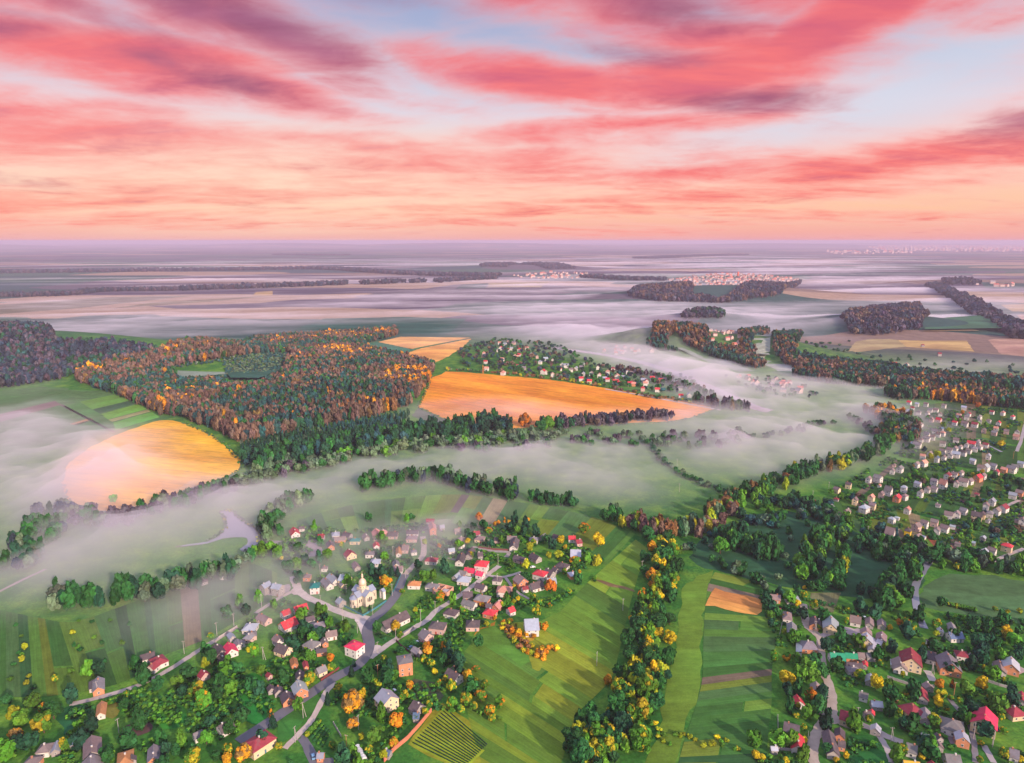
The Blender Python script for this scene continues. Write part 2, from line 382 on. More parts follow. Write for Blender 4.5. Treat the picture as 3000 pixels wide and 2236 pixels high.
def ribbon(name, pts, w, z, m, color=None, kind='structure', jit=.12, label=None):
    L = smooth_line(pts); V, F = [], []
    for i, (x, y) in enumerate(L):
        a = L[max(i - 1, 0)]; b = L[min(i + 1, len(L) - 1)]; tx, ty = b[0] - a[0], b[1] - a[1]; q = math.hypot(tx, ty) or 1
        nx, ny = -ty / q, tx / q
        wl = w / 2 * (1 + random.uniform(-jit, jit)); wr = w / 2 * (1 + random.uniform(-jit, jit)); zz_ = z + float(hgt(x, y))
        V += [(x + nx * wl, y + ny * wl, zz_), (x - nx * wr, y - ny * wr, zz_)]
        ROADS.append((x, y, w))
        if i: F.append((2 * i - 2, 2 * i - 1, 2 * i + 1, 2 * i))
    return tag(mesh_obj(name, V, F, m, color=color), label, None, None, kind)
def inside(x, y, poly):
    c_ = False; j = len(poly) - 1
    for i in range(len(poly)):
        xi, yi = poly[i]; xj, yj = poly[j]
        if (yi > y) != (yj > y) and x < (xj - xi) * (y - yi) / (yj - yi) + xi: c_ = not c_
        j = i
    return c_

# ---------------------------------------------------------------- foliage templates: leaf sprays on lobes around a darker heart
def crown_template(nl, nc, size, seed, conifer=False, tall=1.0):
    r_ = np.random.default_rng(seed); V, F, T, Sh = [], [], [], []
    def quad(c, nrm, s, t, sh):
        up = np.array([0, 0, 1.0]) if abs(nrm[2]) < .9 else np.array([1.0, 0, 0])
        a = np.cross(nrm, up); a /= np.linalg.norm(a); b_ = np.cross(nrm, a); th = r_.uniform(0, 6.28)
        u = (a * math.cos(th) + b_ * math.sin(th)) * s; w = (-a * math.sin(th) + b_ * math.cos(th)) * s * r_.uniform(.6, 1.1)
        k = len(V); V.extend([c - u - w, c + u - w * .8, c + u * .8 + w, c - u * .9 + w]); F.append((k, k + 1, k + 2, k + 3)); T.extend([t] * 4); Sh.extend([sh] * 4)
    lob = []
    for i in range(nl):
        if conifer:
            h = -0.95 + 1.9 * (i + .5) / nl; rad = .60 * (1 - (h + 1) / 2) ** .8 + .05; a = r_.uniform(0, 6.28)
            lob.append((np.array([math.cos(a) * rad * .35, math.sin(a) * rad * .35, h]), rad))
        else:
            d = r_.normal(size=3); d /= np.linalg.norm(d); d[2] = d[2] * .9 + .12
            q = r_.uniform(.46, .80); lob.append((d * q, r_.uniform(.22, .46)))
    if not conifer: lob.append((np.array([0, 0, .15]), .62))
    for c, rl in lob:
        t = r_.uniform(0, 1); base_sh = r_.uniform(.82, 1.18)
        for _ in range(nc):
            d = r_.normal(size=3); d[2] += .25; d /= np.linalg.norm(d)
            p = c + d * rl * r_.uniform(.82, 1.12) * np.array([1, 1, .9])
            n_ = d + r_.normal(size=3) * .38; n_ /= np.linalg.norm(n_)
            quad(p, n_, size * r_.uniform(.7, 1.3), min(1, max(0, t + r_.uniform(-.12, .12))), base_sh * r_.uniform(.75, 1.25))
    # heart: a knobbly closed cube-sphere
    k = len(V); g_ = 4 if nl > 6 else 2; idx = {}
    def hv(x, y, z):
        key = (round(x, 3), round(y, 3), round(z, 3))
        if key not in idx:
            d = np.array([x, y, z]); d = d / np.linalg.norm(d); s_ = .58 * r_.uniform(.8, 1.15)
            if conifer: v = np.array([d[0] * .36 * (1 - (d[2] + 1) / 2.1), d[1] * .36 * (1 - (d[2] + 1) / 2.1), d[2] * .9])
            else: v = d * s_ * np.array([1, 1, .92])
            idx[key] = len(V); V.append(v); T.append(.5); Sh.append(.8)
        return idx[key]
    for ax in range(3):
        for sg in (-1, 1):
            for i in range(g_):
                for j in range(g_):
                    q = []
                    for a, b_ in ((i, j), (i + 1, j), (i + 1, j + 1), (i, j + 1)):
                        uu, vv = 2 * a / g_ - 1, 2 * b_ / g_ - 1; c3 = [0, 0, 0]; c3[ax] = sg; c3[(ax + 1) % 3] = uu; c3[(ax + 2) % 3] = vv; q.append(hv(*c3))
                    F.append(tuple(q if sg > 0 else reversed(q)))
    V = np.array(V); V[:, 2] *= tall
    return V, np.array(F), np.array(T), np.array(Sh)
def crown_mesh(name, tpl, m):
    V, F, T, Sh = tpl; me = bpy.data.meshes.new(name); me.from_pydata(V.tolist(), [], F.tolist()); me.materials.append(m)
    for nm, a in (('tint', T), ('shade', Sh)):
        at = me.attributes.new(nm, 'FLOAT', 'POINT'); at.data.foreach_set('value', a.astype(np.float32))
    return me
NEAR_T = [crown_template(19, 100, .115, 100 + i, tall=(1.0, 1.15, .9, 1.3, 1.05, 1.2)[i]) for i in range(6)]
CONI_T = [crown_template(13, 95, .10, 200 + i, conifer=True) for i in range(2)]
MID_T = [crown_template(10, 25, .20, 300 + i, tall=(1.0, 1.2, .9, 1.35)[i]) for i in range(4)]
MIDC_T = [crown_template(6, 18, .18, 340 + i, conifer=True, tall=1.5) for i in range(2)]
LOW_T = [crown_template(5, 10, .32, 400 + i) for i in range(4)]
NEAR_ME = [[crown_mesh('crown', t, M_LEAF_Y) for t in NEAR_T], [crown_mesh('crown', t, M_LEAF_O) for t in NEAR_T]]
CONI_ME = [crown_mesh('crown', t, M_LEAF_O) for t in CONI_T]
def trunk_mesh(seed):
    r_ = random.Random(seed); parts = []
    def limb(p, q, r0, r1, n=6):
        p = np.array(p, float); q = np.array(q, float); d = q - p; d /= np.linalg.norm(d); a = np.cross(d, [.3, .2, 1]); a /= np.linalg.norm(a); b_ = np.cross(d, a)
        v = [p + (a * math.cos(2 * math.pi * i / n) + b_ * math.sin(2 * math.pi * i / n)) * r0 for i in range(n)] + [q + (a * math.cos(2 * math.pi * i / n) + b_ * math.sin(2 * math.pi * i / n)) * r1 for i in range(n)]
        f = [(i, (i + 1) % n, n + (i + 1) % n, n + i) for i in range(n)] + [tuple(range(n, 2 * n))]
        parts.append((v, f))
    limb((0, 0, -.15), (.02, .01, .5), .045, .032); limb((.02, .01, .5), (0, .02, .85), .032, .010)
    for k in range(5):
        a = k * 1.3 + r_.uniform(-.3, .3); z = r_.uniform(.28, .5); limb((.01, 0, z), (math.cos(a) * .22, math.sin(a) * .22, z + r_.uniform(.15, .3)), .02, .006, 5)
    V, F = cat_mesh(parts); me = bpy.data.meshes.new('trunk'); me.from_pydata([tuple(map(float, v)) for v in V], [], F); me.materials.append(M_TRUNK); return me
TRUNK_ME = [trunk_mesh(i) for i in range(3)]

def merged_mesh(name, items, parent=None):
    """items: (template, N x 7 array of x, y, z, rx, rz, rot, dummy, N x 3 colours) -> one mesh"""
    Vs, Fs, Ts, Ss, Cs, off = [], [], [], [], [], 0
    for (V, F, T, Sh), A, C in items:
        n = len(A)
        if not n: continue
        c_, s_ = np.cos(A[:, 5])[:, None], np.sin(A[:, 5])[:, None]
        X = (V[None, :, 0] * c_ - V[None, :, 1] * s_) * A[:, 3][:, None] + A[:, 0][:, None]
        Y = (V[None, :, 0] * s_ + V[None, :, 1] * c_) * A[:, 3][:, None] + A[:, 1][:, None]
        Z = V[None, :, 2] * A[:, 4][:, None] + A[:, 2][:, None]
        Vs.append(np.stack([X, Y, Z], -1).reshape(-1, 3)); nv = len(V)
        Fs.append((F[None] + (np.arange(n) * nv)[:, None, None]).reshape(-1, 4) + off); off += n * nv
        Ts.append(np.tile(T, n)); Ss.append(np.tile(Sh, n)); Cs.append(np.repeat(C, nv, 0))
    V = np.concatenate(Vs).astype(np.float32); F = np.concatenate(Fs).astype(np.int32)
    me = bpy.data.meshes.new(name); me.vertices.add(len(V)); me.vertices.foreach_set('co', V.ravel())
    me.loops.add(F.size); me.loops.foreach_set('vertex_index', F.ravel())
    me.polygons.add(len(F)); me.polygons.foreach_set('loop_start', np.arange(0, F.size, 4, dtype=np.int32)); me.update(calc_edges=True)
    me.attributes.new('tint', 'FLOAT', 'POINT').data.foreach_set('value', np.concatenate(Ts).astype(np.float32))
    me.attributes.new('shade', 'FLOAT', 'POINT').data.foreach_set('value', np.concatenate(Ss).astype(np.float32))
    ca = me.attributes.new('col', 'FLOAT_COLOR', 'POINT'); C4 = np.ones((len(V), 4), np.float32); C4[:, :3] = np.concatenate(Cs); ca.data.foreach_set('color', C4.ravel())
    me.materials.append(M_LEAF); o = link(bpy.data.objects.new(name, me)); o.parent = parent; return o
PAL = {'g': (.026, .118, .026), 'G': (.018, .076, .036), 'l': (.088, .225, .020), 'y': (.33, .35, .016), 'Y': (.62, .44, .014), 'o': (.64, .26, .018), 'r': (.58, .15, .025),
       'b': (.22, .115, .042), 'w': (.105, .165, .095), 'm': (.150, .095, .072), 'p': (.085, .070, .095), 't': (.024, .088, .085), 'k': (.032, .050, .078), 'c': (.016, .058, .032)}
def wood(name, pts, pal, r0, h, label, lod=None, conifer=0.0, cat=None, low=.25):
    """one mass of trees: pts are ground points; pal a string of palette letters drawn at random"""
    pts = np.array(pts, float)
    n = len(pts); d = np.hypot(pts[:, 0], pts[:, 1]); z = hgt(pts[:, 0], pts[:, 1]); keys = list(pal)
    nzv = fbm(pts[:, 0] / 70 + 31, pts[:, 1] / 70 + 17, 500 + len(label), 3); uu = nzv + rng.uniform(-.16, .16, n)
    kidx = (np.argsort(np.argsort(uu)) * len(keys)) // max(n, 1); kidx = np.where(rng.random(n) < .25, rng.integers(0, len(keys), n), kidx)
    col = np.array([PAL[keys[k]] for k in kidx]) * rng.uniform(.65, 1.4, (n, 1)) * rng.uniform(.88, 1.12, (n, 3))
    sc = rng.uniform(.75, 1.3, n); A = np.zeros((n, 7)); hh = h * (.72 + .28 * sc) * rng.uniform(.92, 1.08, n)
    A[:, 0:2] = pts; A[:, 3] = r0 * .92 * sc; A[:, 4] = hh * .5; A[:, 2] = z + hh * (.5 + .0 * low) - hh * .02; A[:, 5] = rng.uniform(0, 6.28, n)
    isc = rng.uniform(0, 1, n) < conifer; items = []
    lodv = np.where(d < 1150, 0, 1) if lod is None else np.full(n, lod)
    tv = rng.integers(0, 4, n)
    for k in range(4):
        for lv, TT in ((0, MID_T), (1, LOW_T)):
            s_ = (tv == k) & (lodv == lv) & ~isc
            if s_.any(): items.append((TT[k], A[s_], col[s_]))
    for k in range(2):
        s_ = isc & (tv % 2 == k)
        if s_.any(): items.append((MIDC_T[k], A[s_], col[s_]))
    o = merged_mesh(name, items); return tag(o, label, cat, None, 'stuff')
def fill(polyV, spacing, jitter=.45, holes=()):
    poly = [PV(*p) for p in polyV]; hol = [[PV(*p) for p in q] for q in holes]
    xs = [p[0] for p in poly]; ys = [p[1] for p in poly]; out = []
    y = min(ys)
    k = 0
    while y < max(ys):
        x = min(xs) + (k % 2) * spacing * .5
        while x < max(xs):
            a = x + random.uniform(-jitter, jitter) * spacing; b = y + random.uniform(-jitter, jitter) * spacing
            if inside(a, b, poly) and not any(inside(a, b, q) for q in hol): out.append((a, b))
            x += spacing
        y += spacing * .87; k += 1
    return out
def along(lineV, width, spacing, z='V'):
    pts = smooth_line([PZ(z, *p) for p in lineV], 8); out = []
    for i in range(len(pts) - 1):
        (x0, y0), (x1, y1) = pts[i], pts[i + 1]; L = math.hypot(x1 - x0, y1 - y0); q = L * max(width, spacing) / spacing ** 2; n = int(q) + (random.random() < q % 1)
        for _ in range(n):
            t = random.random(); w = random.uniform(-.5, .5) * width; out.append((x0 + (x1 - x0) * t - (y1 - y0) / L * w, y0 + (y1 - y0) * t + (x1 - x0) / L * w))
    return out
def vnoise(x, y, seed):
    t = np.random.default_rng(seed).random((256, 256)); xi = np.floor(x).astype(int); yi = np.floor(y).astype(int); fx = x - xi; fy = y - yi
    fx = fx * fx * (3 - 2 * fx); fy = fy * fy * (3 - 2 * fy); g_ = lambda a, b: t[a & 255, b & 255]
    return (g_(xi, yi) * (1 - fx) + g_(xi + 1, yi) * fx) * (1 - fy) + (g_(xi, yi + 1) * (1 - fx) + g_(xi + 1, yi + 1) * fx) * fy
def fbm(x, y, seed, oc=5, gain=.5):
    s, a, tot = 0, 1.0, 0
    for i in range(oc): s = s + a * vnoise(x * 2 ** i, y * 2 ** i, seed + i); tot += a; a *= gain
    return s / tot
# ---------------------------------------------------------------- ground sheet out to the horizon
def sinh_axis(lo, hi, s, n):
    return s * np.sinh(np.linspace(math.asinh(lo / s), math.asinh(hi / s), n))
gx = sinh_axis(-62000, 62000, 500, 460); gy = sinh_axis(-2500, 75000, 600, 420)
X, Y = np.meshgrid(gx, gy); Zg = hgt(X, Y)
V = np.stack([X, Y, Zg], -1).reshape(-1, 3).astype(np.float32); nx_, ny_ = len(gx), len(gy)
i0 = (np.arange(ny_ - 1)[:, None] * nx_ + np.arange(nx_ - 1)[None]).ravel(); F = np.stack([i0, i0 + 1, i0 + nx_ + 1, i0 + nx_], -1).astype(np.int32)
me = bpy.data.meshes.new('ground'); me.vertices.add(len(V)); me.vertices.foreach_set('co', V.ravel()); me.loops.add(F.size); me.loops.foreach_set('vertex_index', F.ravel())
me.polygons.add(len(F)); me.polygons.foreach_set('loop_start', np.arange(0, F.size, 4, dtype=np.int32)); me.polygons.foreach_set('use_smooth', np.ones(len(F), bool)); me.update(calc_edges=True)
me.materials.append(M_GROUND); ground = tag(link(bpy.data.objects.new('ground', me)), kind='structure')

# ---------------------------------------------------------------- fields (corner points surveyed in the 2216 px wide view)
erng = random.Random(77)
def field(ptsV, color, m=None, z=.10, rows=None, name='field', sm=0, zone='V'):
    pts = [PZ(zone, *p) for p in ptsV]
    if sm: pts = smooth_loop(pts, sm)
    if m in (M_STUB, M_GRASSF):            # uneven, ploughed-by-eye margins
        q = []
        for i in range(len(pts)):
            (x0, y0), (x1, y1) = pts[i], pts[(i + 1) % len(pts)]; d = math.hypot(x1 - x0, y1 - y0); k = min(60, max(1, int(d / 7)))
            jj = min(2.2, d / k * .22)
            for t in range(k): q.append((x0 + (x1 - x0) * t / k + erng.uniform(-jj, jj), y0 + (y1 - y0) * t / k + erng.uniform(-jj, jj)))
        pts = q
    ang = 0.0
    if rows:
        a, b = PZ(zone, *rows[0]), PZ(zone, *rows[1]); ang = math.atan2(b[1] - a[1], b[0] - a[0])
    return poly_sheet(name, pts, z, m or M_CROP, color, ang)
ORG = (.80, .285, .030); STRAW = (.52, .33, .15)
field([(938, 803), (1010, 806), (1190, 822), (1350, 846), (1480, 868), (1548, 884), (1500, 902), (1450, 912), (1240, 921), (1100, 928), (1030, 926), (960, 905), (905, 880), (922, 845)], ORG, M_STUB, .12, [(938, 803), (1548, 884)])
field([(135, 1050), (148, 1005), (190, 972), (245, 945), (345, 910), (400, 918), (460, 945), (505, 980), (520, 1012), (470, 1040), (400, 1060), (330, 1090), (250, 1115), (190, 1117), (155, 1095)], (.84, .42, .03), M_STUB, .12, [(190, 970), (505, 1000)], sm=3)
field([(818, 740), (868, 729), (960, 730), (1018, 731), (905, 752), (890, 756)], (.76, .40, .14), M_STUB, .12)
field([(880, 765), (910, 754), (1020, 733), (1000, 752), (970, 772), (940, 786)], (.76, .36, .10), M_STUB, .12)
field([(786, 743), (818, 741), (900, 757), (872, 768)], (.05, .17, .10), M_GRASSF, .12)
field([(-80, 862), (0, 846), (120, 834), (215, 832), (290, 868), (345, 903), (245, 936), (140, 968), (-80, 1010)], (.085, .17, .055), M_GRASSF, .10)
for pts, c_ in [([(0, 897), (118, 868), (132, 876), (0, 914)], (.17, .10, .085)), ([(-60, 880), (0, 866), (115, 845), (160, 862), (118, 868), (0, 897), (-60, 912)], (.075, .16, .05)),
                ([(136, 880), (170, 871), (225, 900), (190, 909)], (.08, .20, .05)), ([(172, 870), (262, 851), (285, 866), (200, 886)], (.13, .27, .05)), ([(200, 887), (285, 867), (296, 873), (215, 895)], (.05, .11, .05)),
                ([(217, 897), (298, 875), (318, 886), (234, 908)], (.15, .32, .05)), ([(234, 909), (318, 887), (326, 891), (243, 913)], (.30, .28, .12)), ([(245, 915), (328, 892), (346, 903), (250, 931)], (.12, .33, .05)),
                ([(150, 918), (196, 905), (202, 909), (165, 921)], (.42, .22, .08)), ([(140, 925), (210, 905), (245, 933), (160, 955)], (.07, .17, .05)), ([(128, 877), (245, 937), (250, 935), (135, 875)], (.14, .11, .09))]:
    field(pts, c_, M_CROP, .2, [pts[0], pts[1]])
for pts, c_, z in [([(1852, 739), (1936, 722), (1962, 750), (1832, 763)], (.40, .30, .15), .12), ([(1936, 728), (1990, 720), (2086, 722), (2108, 761), (1962, 751)], (.52, .34, .14), .14),
                ([(2130, 722), (2216, 724), (2260, 776), (2165, 766)], (.46, .27, .20), .12), ([(2010, 690), (2150, 692), (2172, 720), (2000, 719)], (.06, .16, .09), .12), ([(1990, 719), (2080, 706), (2120, 720)], (.35, .26, .16), .13),
                ([(2070, 630), (2216, 633), (2216, 650), (2100, 648)], (.40, .27, .17), .12), ([(2165, 660), (2240, 658), (2260, 676), (2190, 674)], (.44, .31, .16), .12), ([(2200, 682), (2260, 680), (2280, 700), (2216, 697)], (.44, .26, .18), .12),
                ([(1060, 613), (1190, 610), (1170, 622), (1055, 622)], (.36, .27, .13), .3), ([(1000, 616), (1058, 613), (1050, 624), (985, 625)], (.05, .10, .09), .3), ([(330, 655), (590, 640), (470, 652), (240, 668)], (.24, .19, .12), .2),
                ([(555, 632), (590, 630), (590, 640), (545, 641)], (.46, .30, .14), .22), ([(0, 660), (230, 644), (420, 640), (160, 668), (0, 680)], (.20, .17, .12), .2), ([(700, 690), (870, 686), (1010, 690), (960, 730), (780, 738), (560, 742)], (.025, .10, .075), .1)]:
    field(pts, c_, M_STUB, z)
rp = random.Random(5)
GREENS = [(.060, .165, .034), (.048, .135, .032), (.090, .20, .032), (.040, .115, .036), (.12, .22, .032), (.070, .15, .044), (.16, .215, .030), (.052, .145, .028)]
SOILS = [(.20, .15, .10), (.12, .085, .075), (.24, .19, .10)]
def strips(T, B, n, zone='V', soil=.14, z=.12, pal=GREENS, split=.35, name='garden_plot', gain=1.0):
    """long allotment strips between two surveyed edges"""
    a = smooth_line([PZ(zone, *p) for p in T], 6); b = smooth_line([PZ(zone, *p) for p in B], 6)
    def at(L, t):
        q = t * (len(L) - 1); i = min(int(q), len(L) - 2); f = q - i; return (L[i][0] + (L[i + 1][0] - L[i][0]) * f, L[i][1] + (L[i + 1][1] - L[i][1]) * f)
    ts = [0.0]
    for i in range(n): ts.append(ts[-1] + rp.uniform(.5, 1.6))
    ts = [q / ts[-1] for q in ts]
    for i in range(n):
        p0, p1, q0, q1 = at(a, ts[i]), at(a, ts[i + 1]), at(b, ts[i]), at(b, ts[i + 1])
        cuts = [0, 1] if rp.random() > split else [0, rp.uniform(.3, .7), 1]
        ang = math.atan2(q0[1] - p0[1], q0[0] - p0[0])
        for c0, c1 in zip(cuts[:-1], cuts[1:]):
            lerp = lambda u, v, t: (u[0] + (v[0] - u[0]) * t, u[1] + (v[1] - u[1]) * t)
            col = rp.choice(SOILS) if rp.random() < soil else rp.choice(pal); k = rp.uniform(.8, 1.2) * gain
            g_ = .012
            poly_sheet(name, [lerp(p0, q0, c0 + g_), lerp(p1, q1, c0 + g_), lerp(p1, q1, c1 - g_), lerp(p0, q0, c1 - g_)], z + rp.uniform(0, .05), M_CROP, tuple(x * k for x in col), ang)
strips([(640, 1128), (720, 1102), (800, 1086), (900, 1074), (1000, 1070), (1100, 1083), (1200, 1100), (1290, 1120), (1375, 1155)], [(655, 1165), (740, 1150), (810, 1148), (880, 1142), (960, 1132), (1060, 1150), (1150, 1162), (1240, 1172), (1310, 1225)], 26)
strips([(-90, 1318), (0, 1320), (80, 1335), (160, 1345), (260, 1312), (330, 1288), (430, 1250), (530, 1218), (600, 1240)], [(-90, 1520), (0, 1512), (100, 1510), (220, 1492), (292, 1468), (345, 1425), (440, 1388), (530, 1335), (600, 1292)], 24, soil=.12, gain=.9)
strips([(1045, 1665), (1025, 1600), (1005, 1520), (1000, 1440), (1015, 1390), (1098, 1347), (1190, 1338), (1255, 1275), (1310, 1225), (1375, 1168)],
       [(1165, 1735), (1195, 1700), (1215, 1660), (1238, 1592), (1255, 1545), (1322, 1478), (1338, 1428), (1358, 1338), (1376, 1265), (1402, 1188)], 22, soil=.02, gain=1.1, pal=[(.115, .215, .026), (.14, .235, .026), (.175, .245, .024), (.090, .185, .030), (.15, .225, .034), (.205, .245, .024), (.105, .20, .026)])
strips([(1545, 1238), (1530, 1270), (1523, 1330), (1520, 1400), (1518, 1470), (1500, 1540), (1480, 1600), (1462, 1665)], [(1745, 1285), (1668, 1300), (1690, 1340), (1680, 1400), (1672, 1450), (1672, 1520), (1665, 1580), (1660, 1665)], 22, soil=.06)
field([(1545, 1273), (1646, 1297), (1641, 1334), (1522, 1309)], (.62, .27, .075), M_STUB, .3, [(1545, 1273), (1646, 1297)])
field([(1480, 1262), (1545, 1236), (1526, 1300), (1519, 1400), (1516, 1470), (1498, 1540), (1478, 1600), (1455, 1665), (1385, 1665), (1420, 1600), (1440, 1480), (1460, 1400), (1470, 1330)], (.13, .23, .028), M_GRASSF, .09, sm=0)
field([(1490, 1205), (1560, 1140), (1700, 1105), (1850, 1150), (1950, 1205), (2000, 1230), (1965, 1295), (1750, 1280), (1550, 1235)], (.030, .095, .042), M_GRASSF, .1, sm=2)
field([(2000, 1270), (2060, 1242), (2240, 1262), (2240, 1350), (2100, 1332), (1995, 1312)], (.075, .15, .055), M_GRASSF, .1, sm=2)
field([(1835, 1665), (1832, 1600), (1845, 1588), (1880, 1592), (1925, 1622), (1945, 1665)], (.025, .13, .025), M_CROP, .12)
field([(780, 650), (1000, 570), (1150, 700), (1185, 900), (1150, 1150), (1000, 1180), (860, 1080), (800, 850)], (.022, .17, .022), M_GRASSF, .12, sm=2, zone='B')
field([(1755, 1283), (1820, 1283), (1803, 1326), (1750, 1318)], (.17, .17, .08), M_CROP, .12, [(1755, 1283), (1750, 1318)])
field([(480, 790), (640, 772), (610, 806), (560, 832), (500, 830)], (.035, .11, .075), M_GRASSF, .1)
field([(378, 800), (480, 784), (490, 812), (388, 826)], (.22, .27, .20), M_GRASSF, .12)
field([(808, 906), (832, 903), (892, 936), (874, 943)], (.12, .30, .045), M_CROP, .2, [(808, 906), (874, 943)])
field([(905, 883), (960, 907), (1030, 927), (1000, 935), (930, 920), (890, 900)], (.11, .14, .09), M_GRASSF, .1)
field([(480, 180), (760, 205), (760, 240), (470, 225)], (.05, .14, .05), M_GRASSF, .14, zone='Z')
# vineyard ground and the grass margin round it
VINE = [PZ('F', 1255, 960), PZ('F', 1800, 1440), PZ('F', 1490, 1740), PZ('F', 820, 1420)]
poly_sheet('vineyard_ground', VINE, .14, M_GRASSF, (.28, .34, .025), 0.0)
field([(1240, 930), (1330, 960), (1870, 1400), (1880, 1500), (1500, 1790), (800, 1440), (830, 1360), (1090, 1060)], (.25, .26, .022), M_GRASSF, .10, zone='F')
# dacha hillside plots
strips([(1960, 885), (2050, 870), (2150, 880), (2230, 890)], [(1945, 990), (2050, 1010), (2150, 1020), (2230, 1030)], 15, soil=.08, split=.8, gain=.7)
strips([(1940, 995), (2050, 1015), (2150, 1025), (2230, 1035)], [(1850, 1070), (1990, 1110), (2120, 1140), (2230, 1150)], 18, soil=.12, split=.8, gain=.8)
strips([(1760, 1075), (1850, 1075), (1990, 1115), (2120, 1145), (2230, 1155)], [(1790, 1130), (1900, 1165), (2000, 1195), (2100, 1210), (2230, 1225)], 18, soil=.14, split=.8, gain=.9)
field([(940, 385), (1030, 365), (1190, 470), (1140, 530)], (.075, .035, .05), M_CROP, .3, zone='N')
field([(360, 1010), (450, 1000), (600, 1130), (520, 1200)], (.30, .085, .045), M_CROP, .3, zone='N')
field([(1040, 940), (1100, 925), (1240, 1050), (1180, 1070)], (.28, .27, .02), M_CROP, .3, zone='N')
# bright lawns and beds between the houses
for z_, pts, c_ in [('F', [(250, 400), (470, 230), (690, 200), (640, 380), (640, 520), (760, 590), (700, 760), (480, 690), (250, 560)], (.055, .18, .022)), ('A', [(1860, 1040), (2065, 950), (2200, 1010), (2150, 1230), (1900, 1200)], (.045, .19, .022)),
                   ('A', [(740, 1000), (1000, 960), (1010, 1160), (850, 1290), (740, 1260)], (.022, .11, .04)), ('A', [(1290, 900), (1430, 860), (1420, 1080), (1270, 1090)], (.16, .15, .03)), ('B', [(0, 930), (170, 890), (240, 1180), (40, 1200)], (.03, .15, .025)),
                   ('B', [(1290, 1130), (1560, 930), (1780, 860), (1720, 1010), (1560, 1230), (1370, 1400), (1290, 1330)], (.05, .17, .03)), ('D', [(1040, 1440), (1230, 1400), (1260, 1520), (1130, 1560), (1060, 1620)], (.05, .21, .022)),
                   ('D', [(700, 1080), (900, 1130), (1080, 1200), (1290, 1290), (1430, 1290), (1330, 1270), (1000, 1140), (830, 1050)], (.10, .16, .035)), ('D', [(1420, 1560), (1480, 1380), (1540, 1440), (1600, 1500), (1720, 1530), (1560, 1600)], (.035, .11, .025)),
                   ('E', [(0, 1250), (130, 1120), (330, 1190), (150, 1300), (0, 1390)], (.06, .18, .025)), ('E', [(0, 600), (150, 620), (330, 640), (300, 780), (60, 760)], (.055, .15, .035)), ('E', [(300, 620), (560, 610), (540, 660), (320, 650)], (.05, .22, .025)),
                   ('F', [(880, 620), (1100, 680), (1220, 850), (1120, 960), (960, 900), (870, 760)], (.085, .10, .05)), ('J', [(470, 390), (620, 500), (700, 620), (600, 700), (480, 640)], (.035, .11, .03)), ('J', [(60, 240), (540, 280), (560, 460), (330, 440), (40, 340)], (.035, .13, .03)),
                   ('E', [(800, 1500), (1030, 1490), (1040, 1570), (880, 1580)], (.36, .20, .03)), ('G', [(1180, 900), (1500, 830), (1640, 930), (1540, 1030), (1200, 1020)], (.04, .12, .03)), ('H', [(620, 1220), (760, 1230), (760, 1380), (640, 1390)], (.04, .14, .03)),
                   ('Q', [(480, 1290), (700, 1170), (980, 1420), (900, 1510), (560, 1350)], (.10, .22, .03)), ('Q', [(540, 1240), (640, 1190), (700, 1170), (620, 1330), (540, 1300)], (.42, .20, .03))]:
    field(pts, c_, M_GRASSF, .16 + rp.uniform(0, .03), zone=z_, sm=2, name='lawn')
# yellow autumn ground cover in the middle field
for pts, c_ in [([(720, 1180), (860, 1230), (980, 1270), (1000, 1310), (940, 1320), (800, 1270)], (.40, .25, .03)), ([(990, 1370), (1060, 1340), (1110, 1400), (1100, 1480), (1050, 1560), (1000, 1540), (960, 1470)], (.24, .26, .025)),
                ([(1500, 820), (1650, 860), (1800, 900), (1800, 920), (1620, 870)], (.20, .13, .06))]:
    field(pts, c_, M_GRASSF, .2, zone='Q', sm=2)

# ---------------------------------------------------------------- roads, lanes, yards
def road(name, z_, pts, w, m, color=None, z=.26, more=()):
    L = [PZ(z_, *p) for p in pts]
    for zz_, pp in more: L += [PZ(zz_, *p) for p in pp]
    K = [L[0]]
    for q in L[1:]:
        if math.hypot(q[0] - K[-1][0], q[1] - K[-1][1]) > 9 or q is L[-1]: K.append(q)
    L = K
    return ribbon(name, L, w, z, m, color, jit=.03 if m is M_ASPH else .14)
DIRT = (.42, .34, .28)
road('asphalt_road', 'B', [(820, 1400), (1000, 1290), (1290, 1090), (1640, 850), (1960, 635)], 7.0, M_ASPH, more=[('F', [(225, 450), (300, 370), (335, 240), (312, 70)]), ('D', [(1385, 1420), (1440, 1320), (1600, 1180), (1740, 1000), (1800, 840), (1850, 760)])], z=.30)
road('village_lane', 'D', [(1845, 765), (1920, 680), (2065, 520)], 4.6, M_DIRT, DIRT, more=[('E', [(100, 560), (135, 480), (160, 300)])], z=.24)
road('village_lane', 'E', [(130, 545), (180, 525)], 4, M_DIRT, DIRT, z=.22)
road('village_lane', 'E', [(760, 425), (860, 450), (1000, 475), (1190, 490), (1170, 550)], 3.6, M_DIRT, (.34, .29, .25), z=.22)
road('dirt_road', 'D', [(1440, 1300), (1300, 1300), (1180, 1255), (1000, 1190), (830, 1110), (690, 1050), (590, 985), (540, 915), (490, 780)], 5.8, M_DIRT, (.54, .45, .39), z=.22)
road('village_street', 'F', [(345, 380), (400, 330), (480, 300), (670, 150)], 4.4, M_DIRT, (.46, .39, .35), more=[('E', [(60, 1400), (200, 1320), (320, 1200), (560, 1045), (640, 985), (850, 835), (930, 770), (1085, 655)])], z=.22)
road('village_lane', 'E', [(940, 765), (1120, 790), (1250, 765), (1350, 730)], 3.2, M_DIRT, (.44, .38, .34), z=.2)
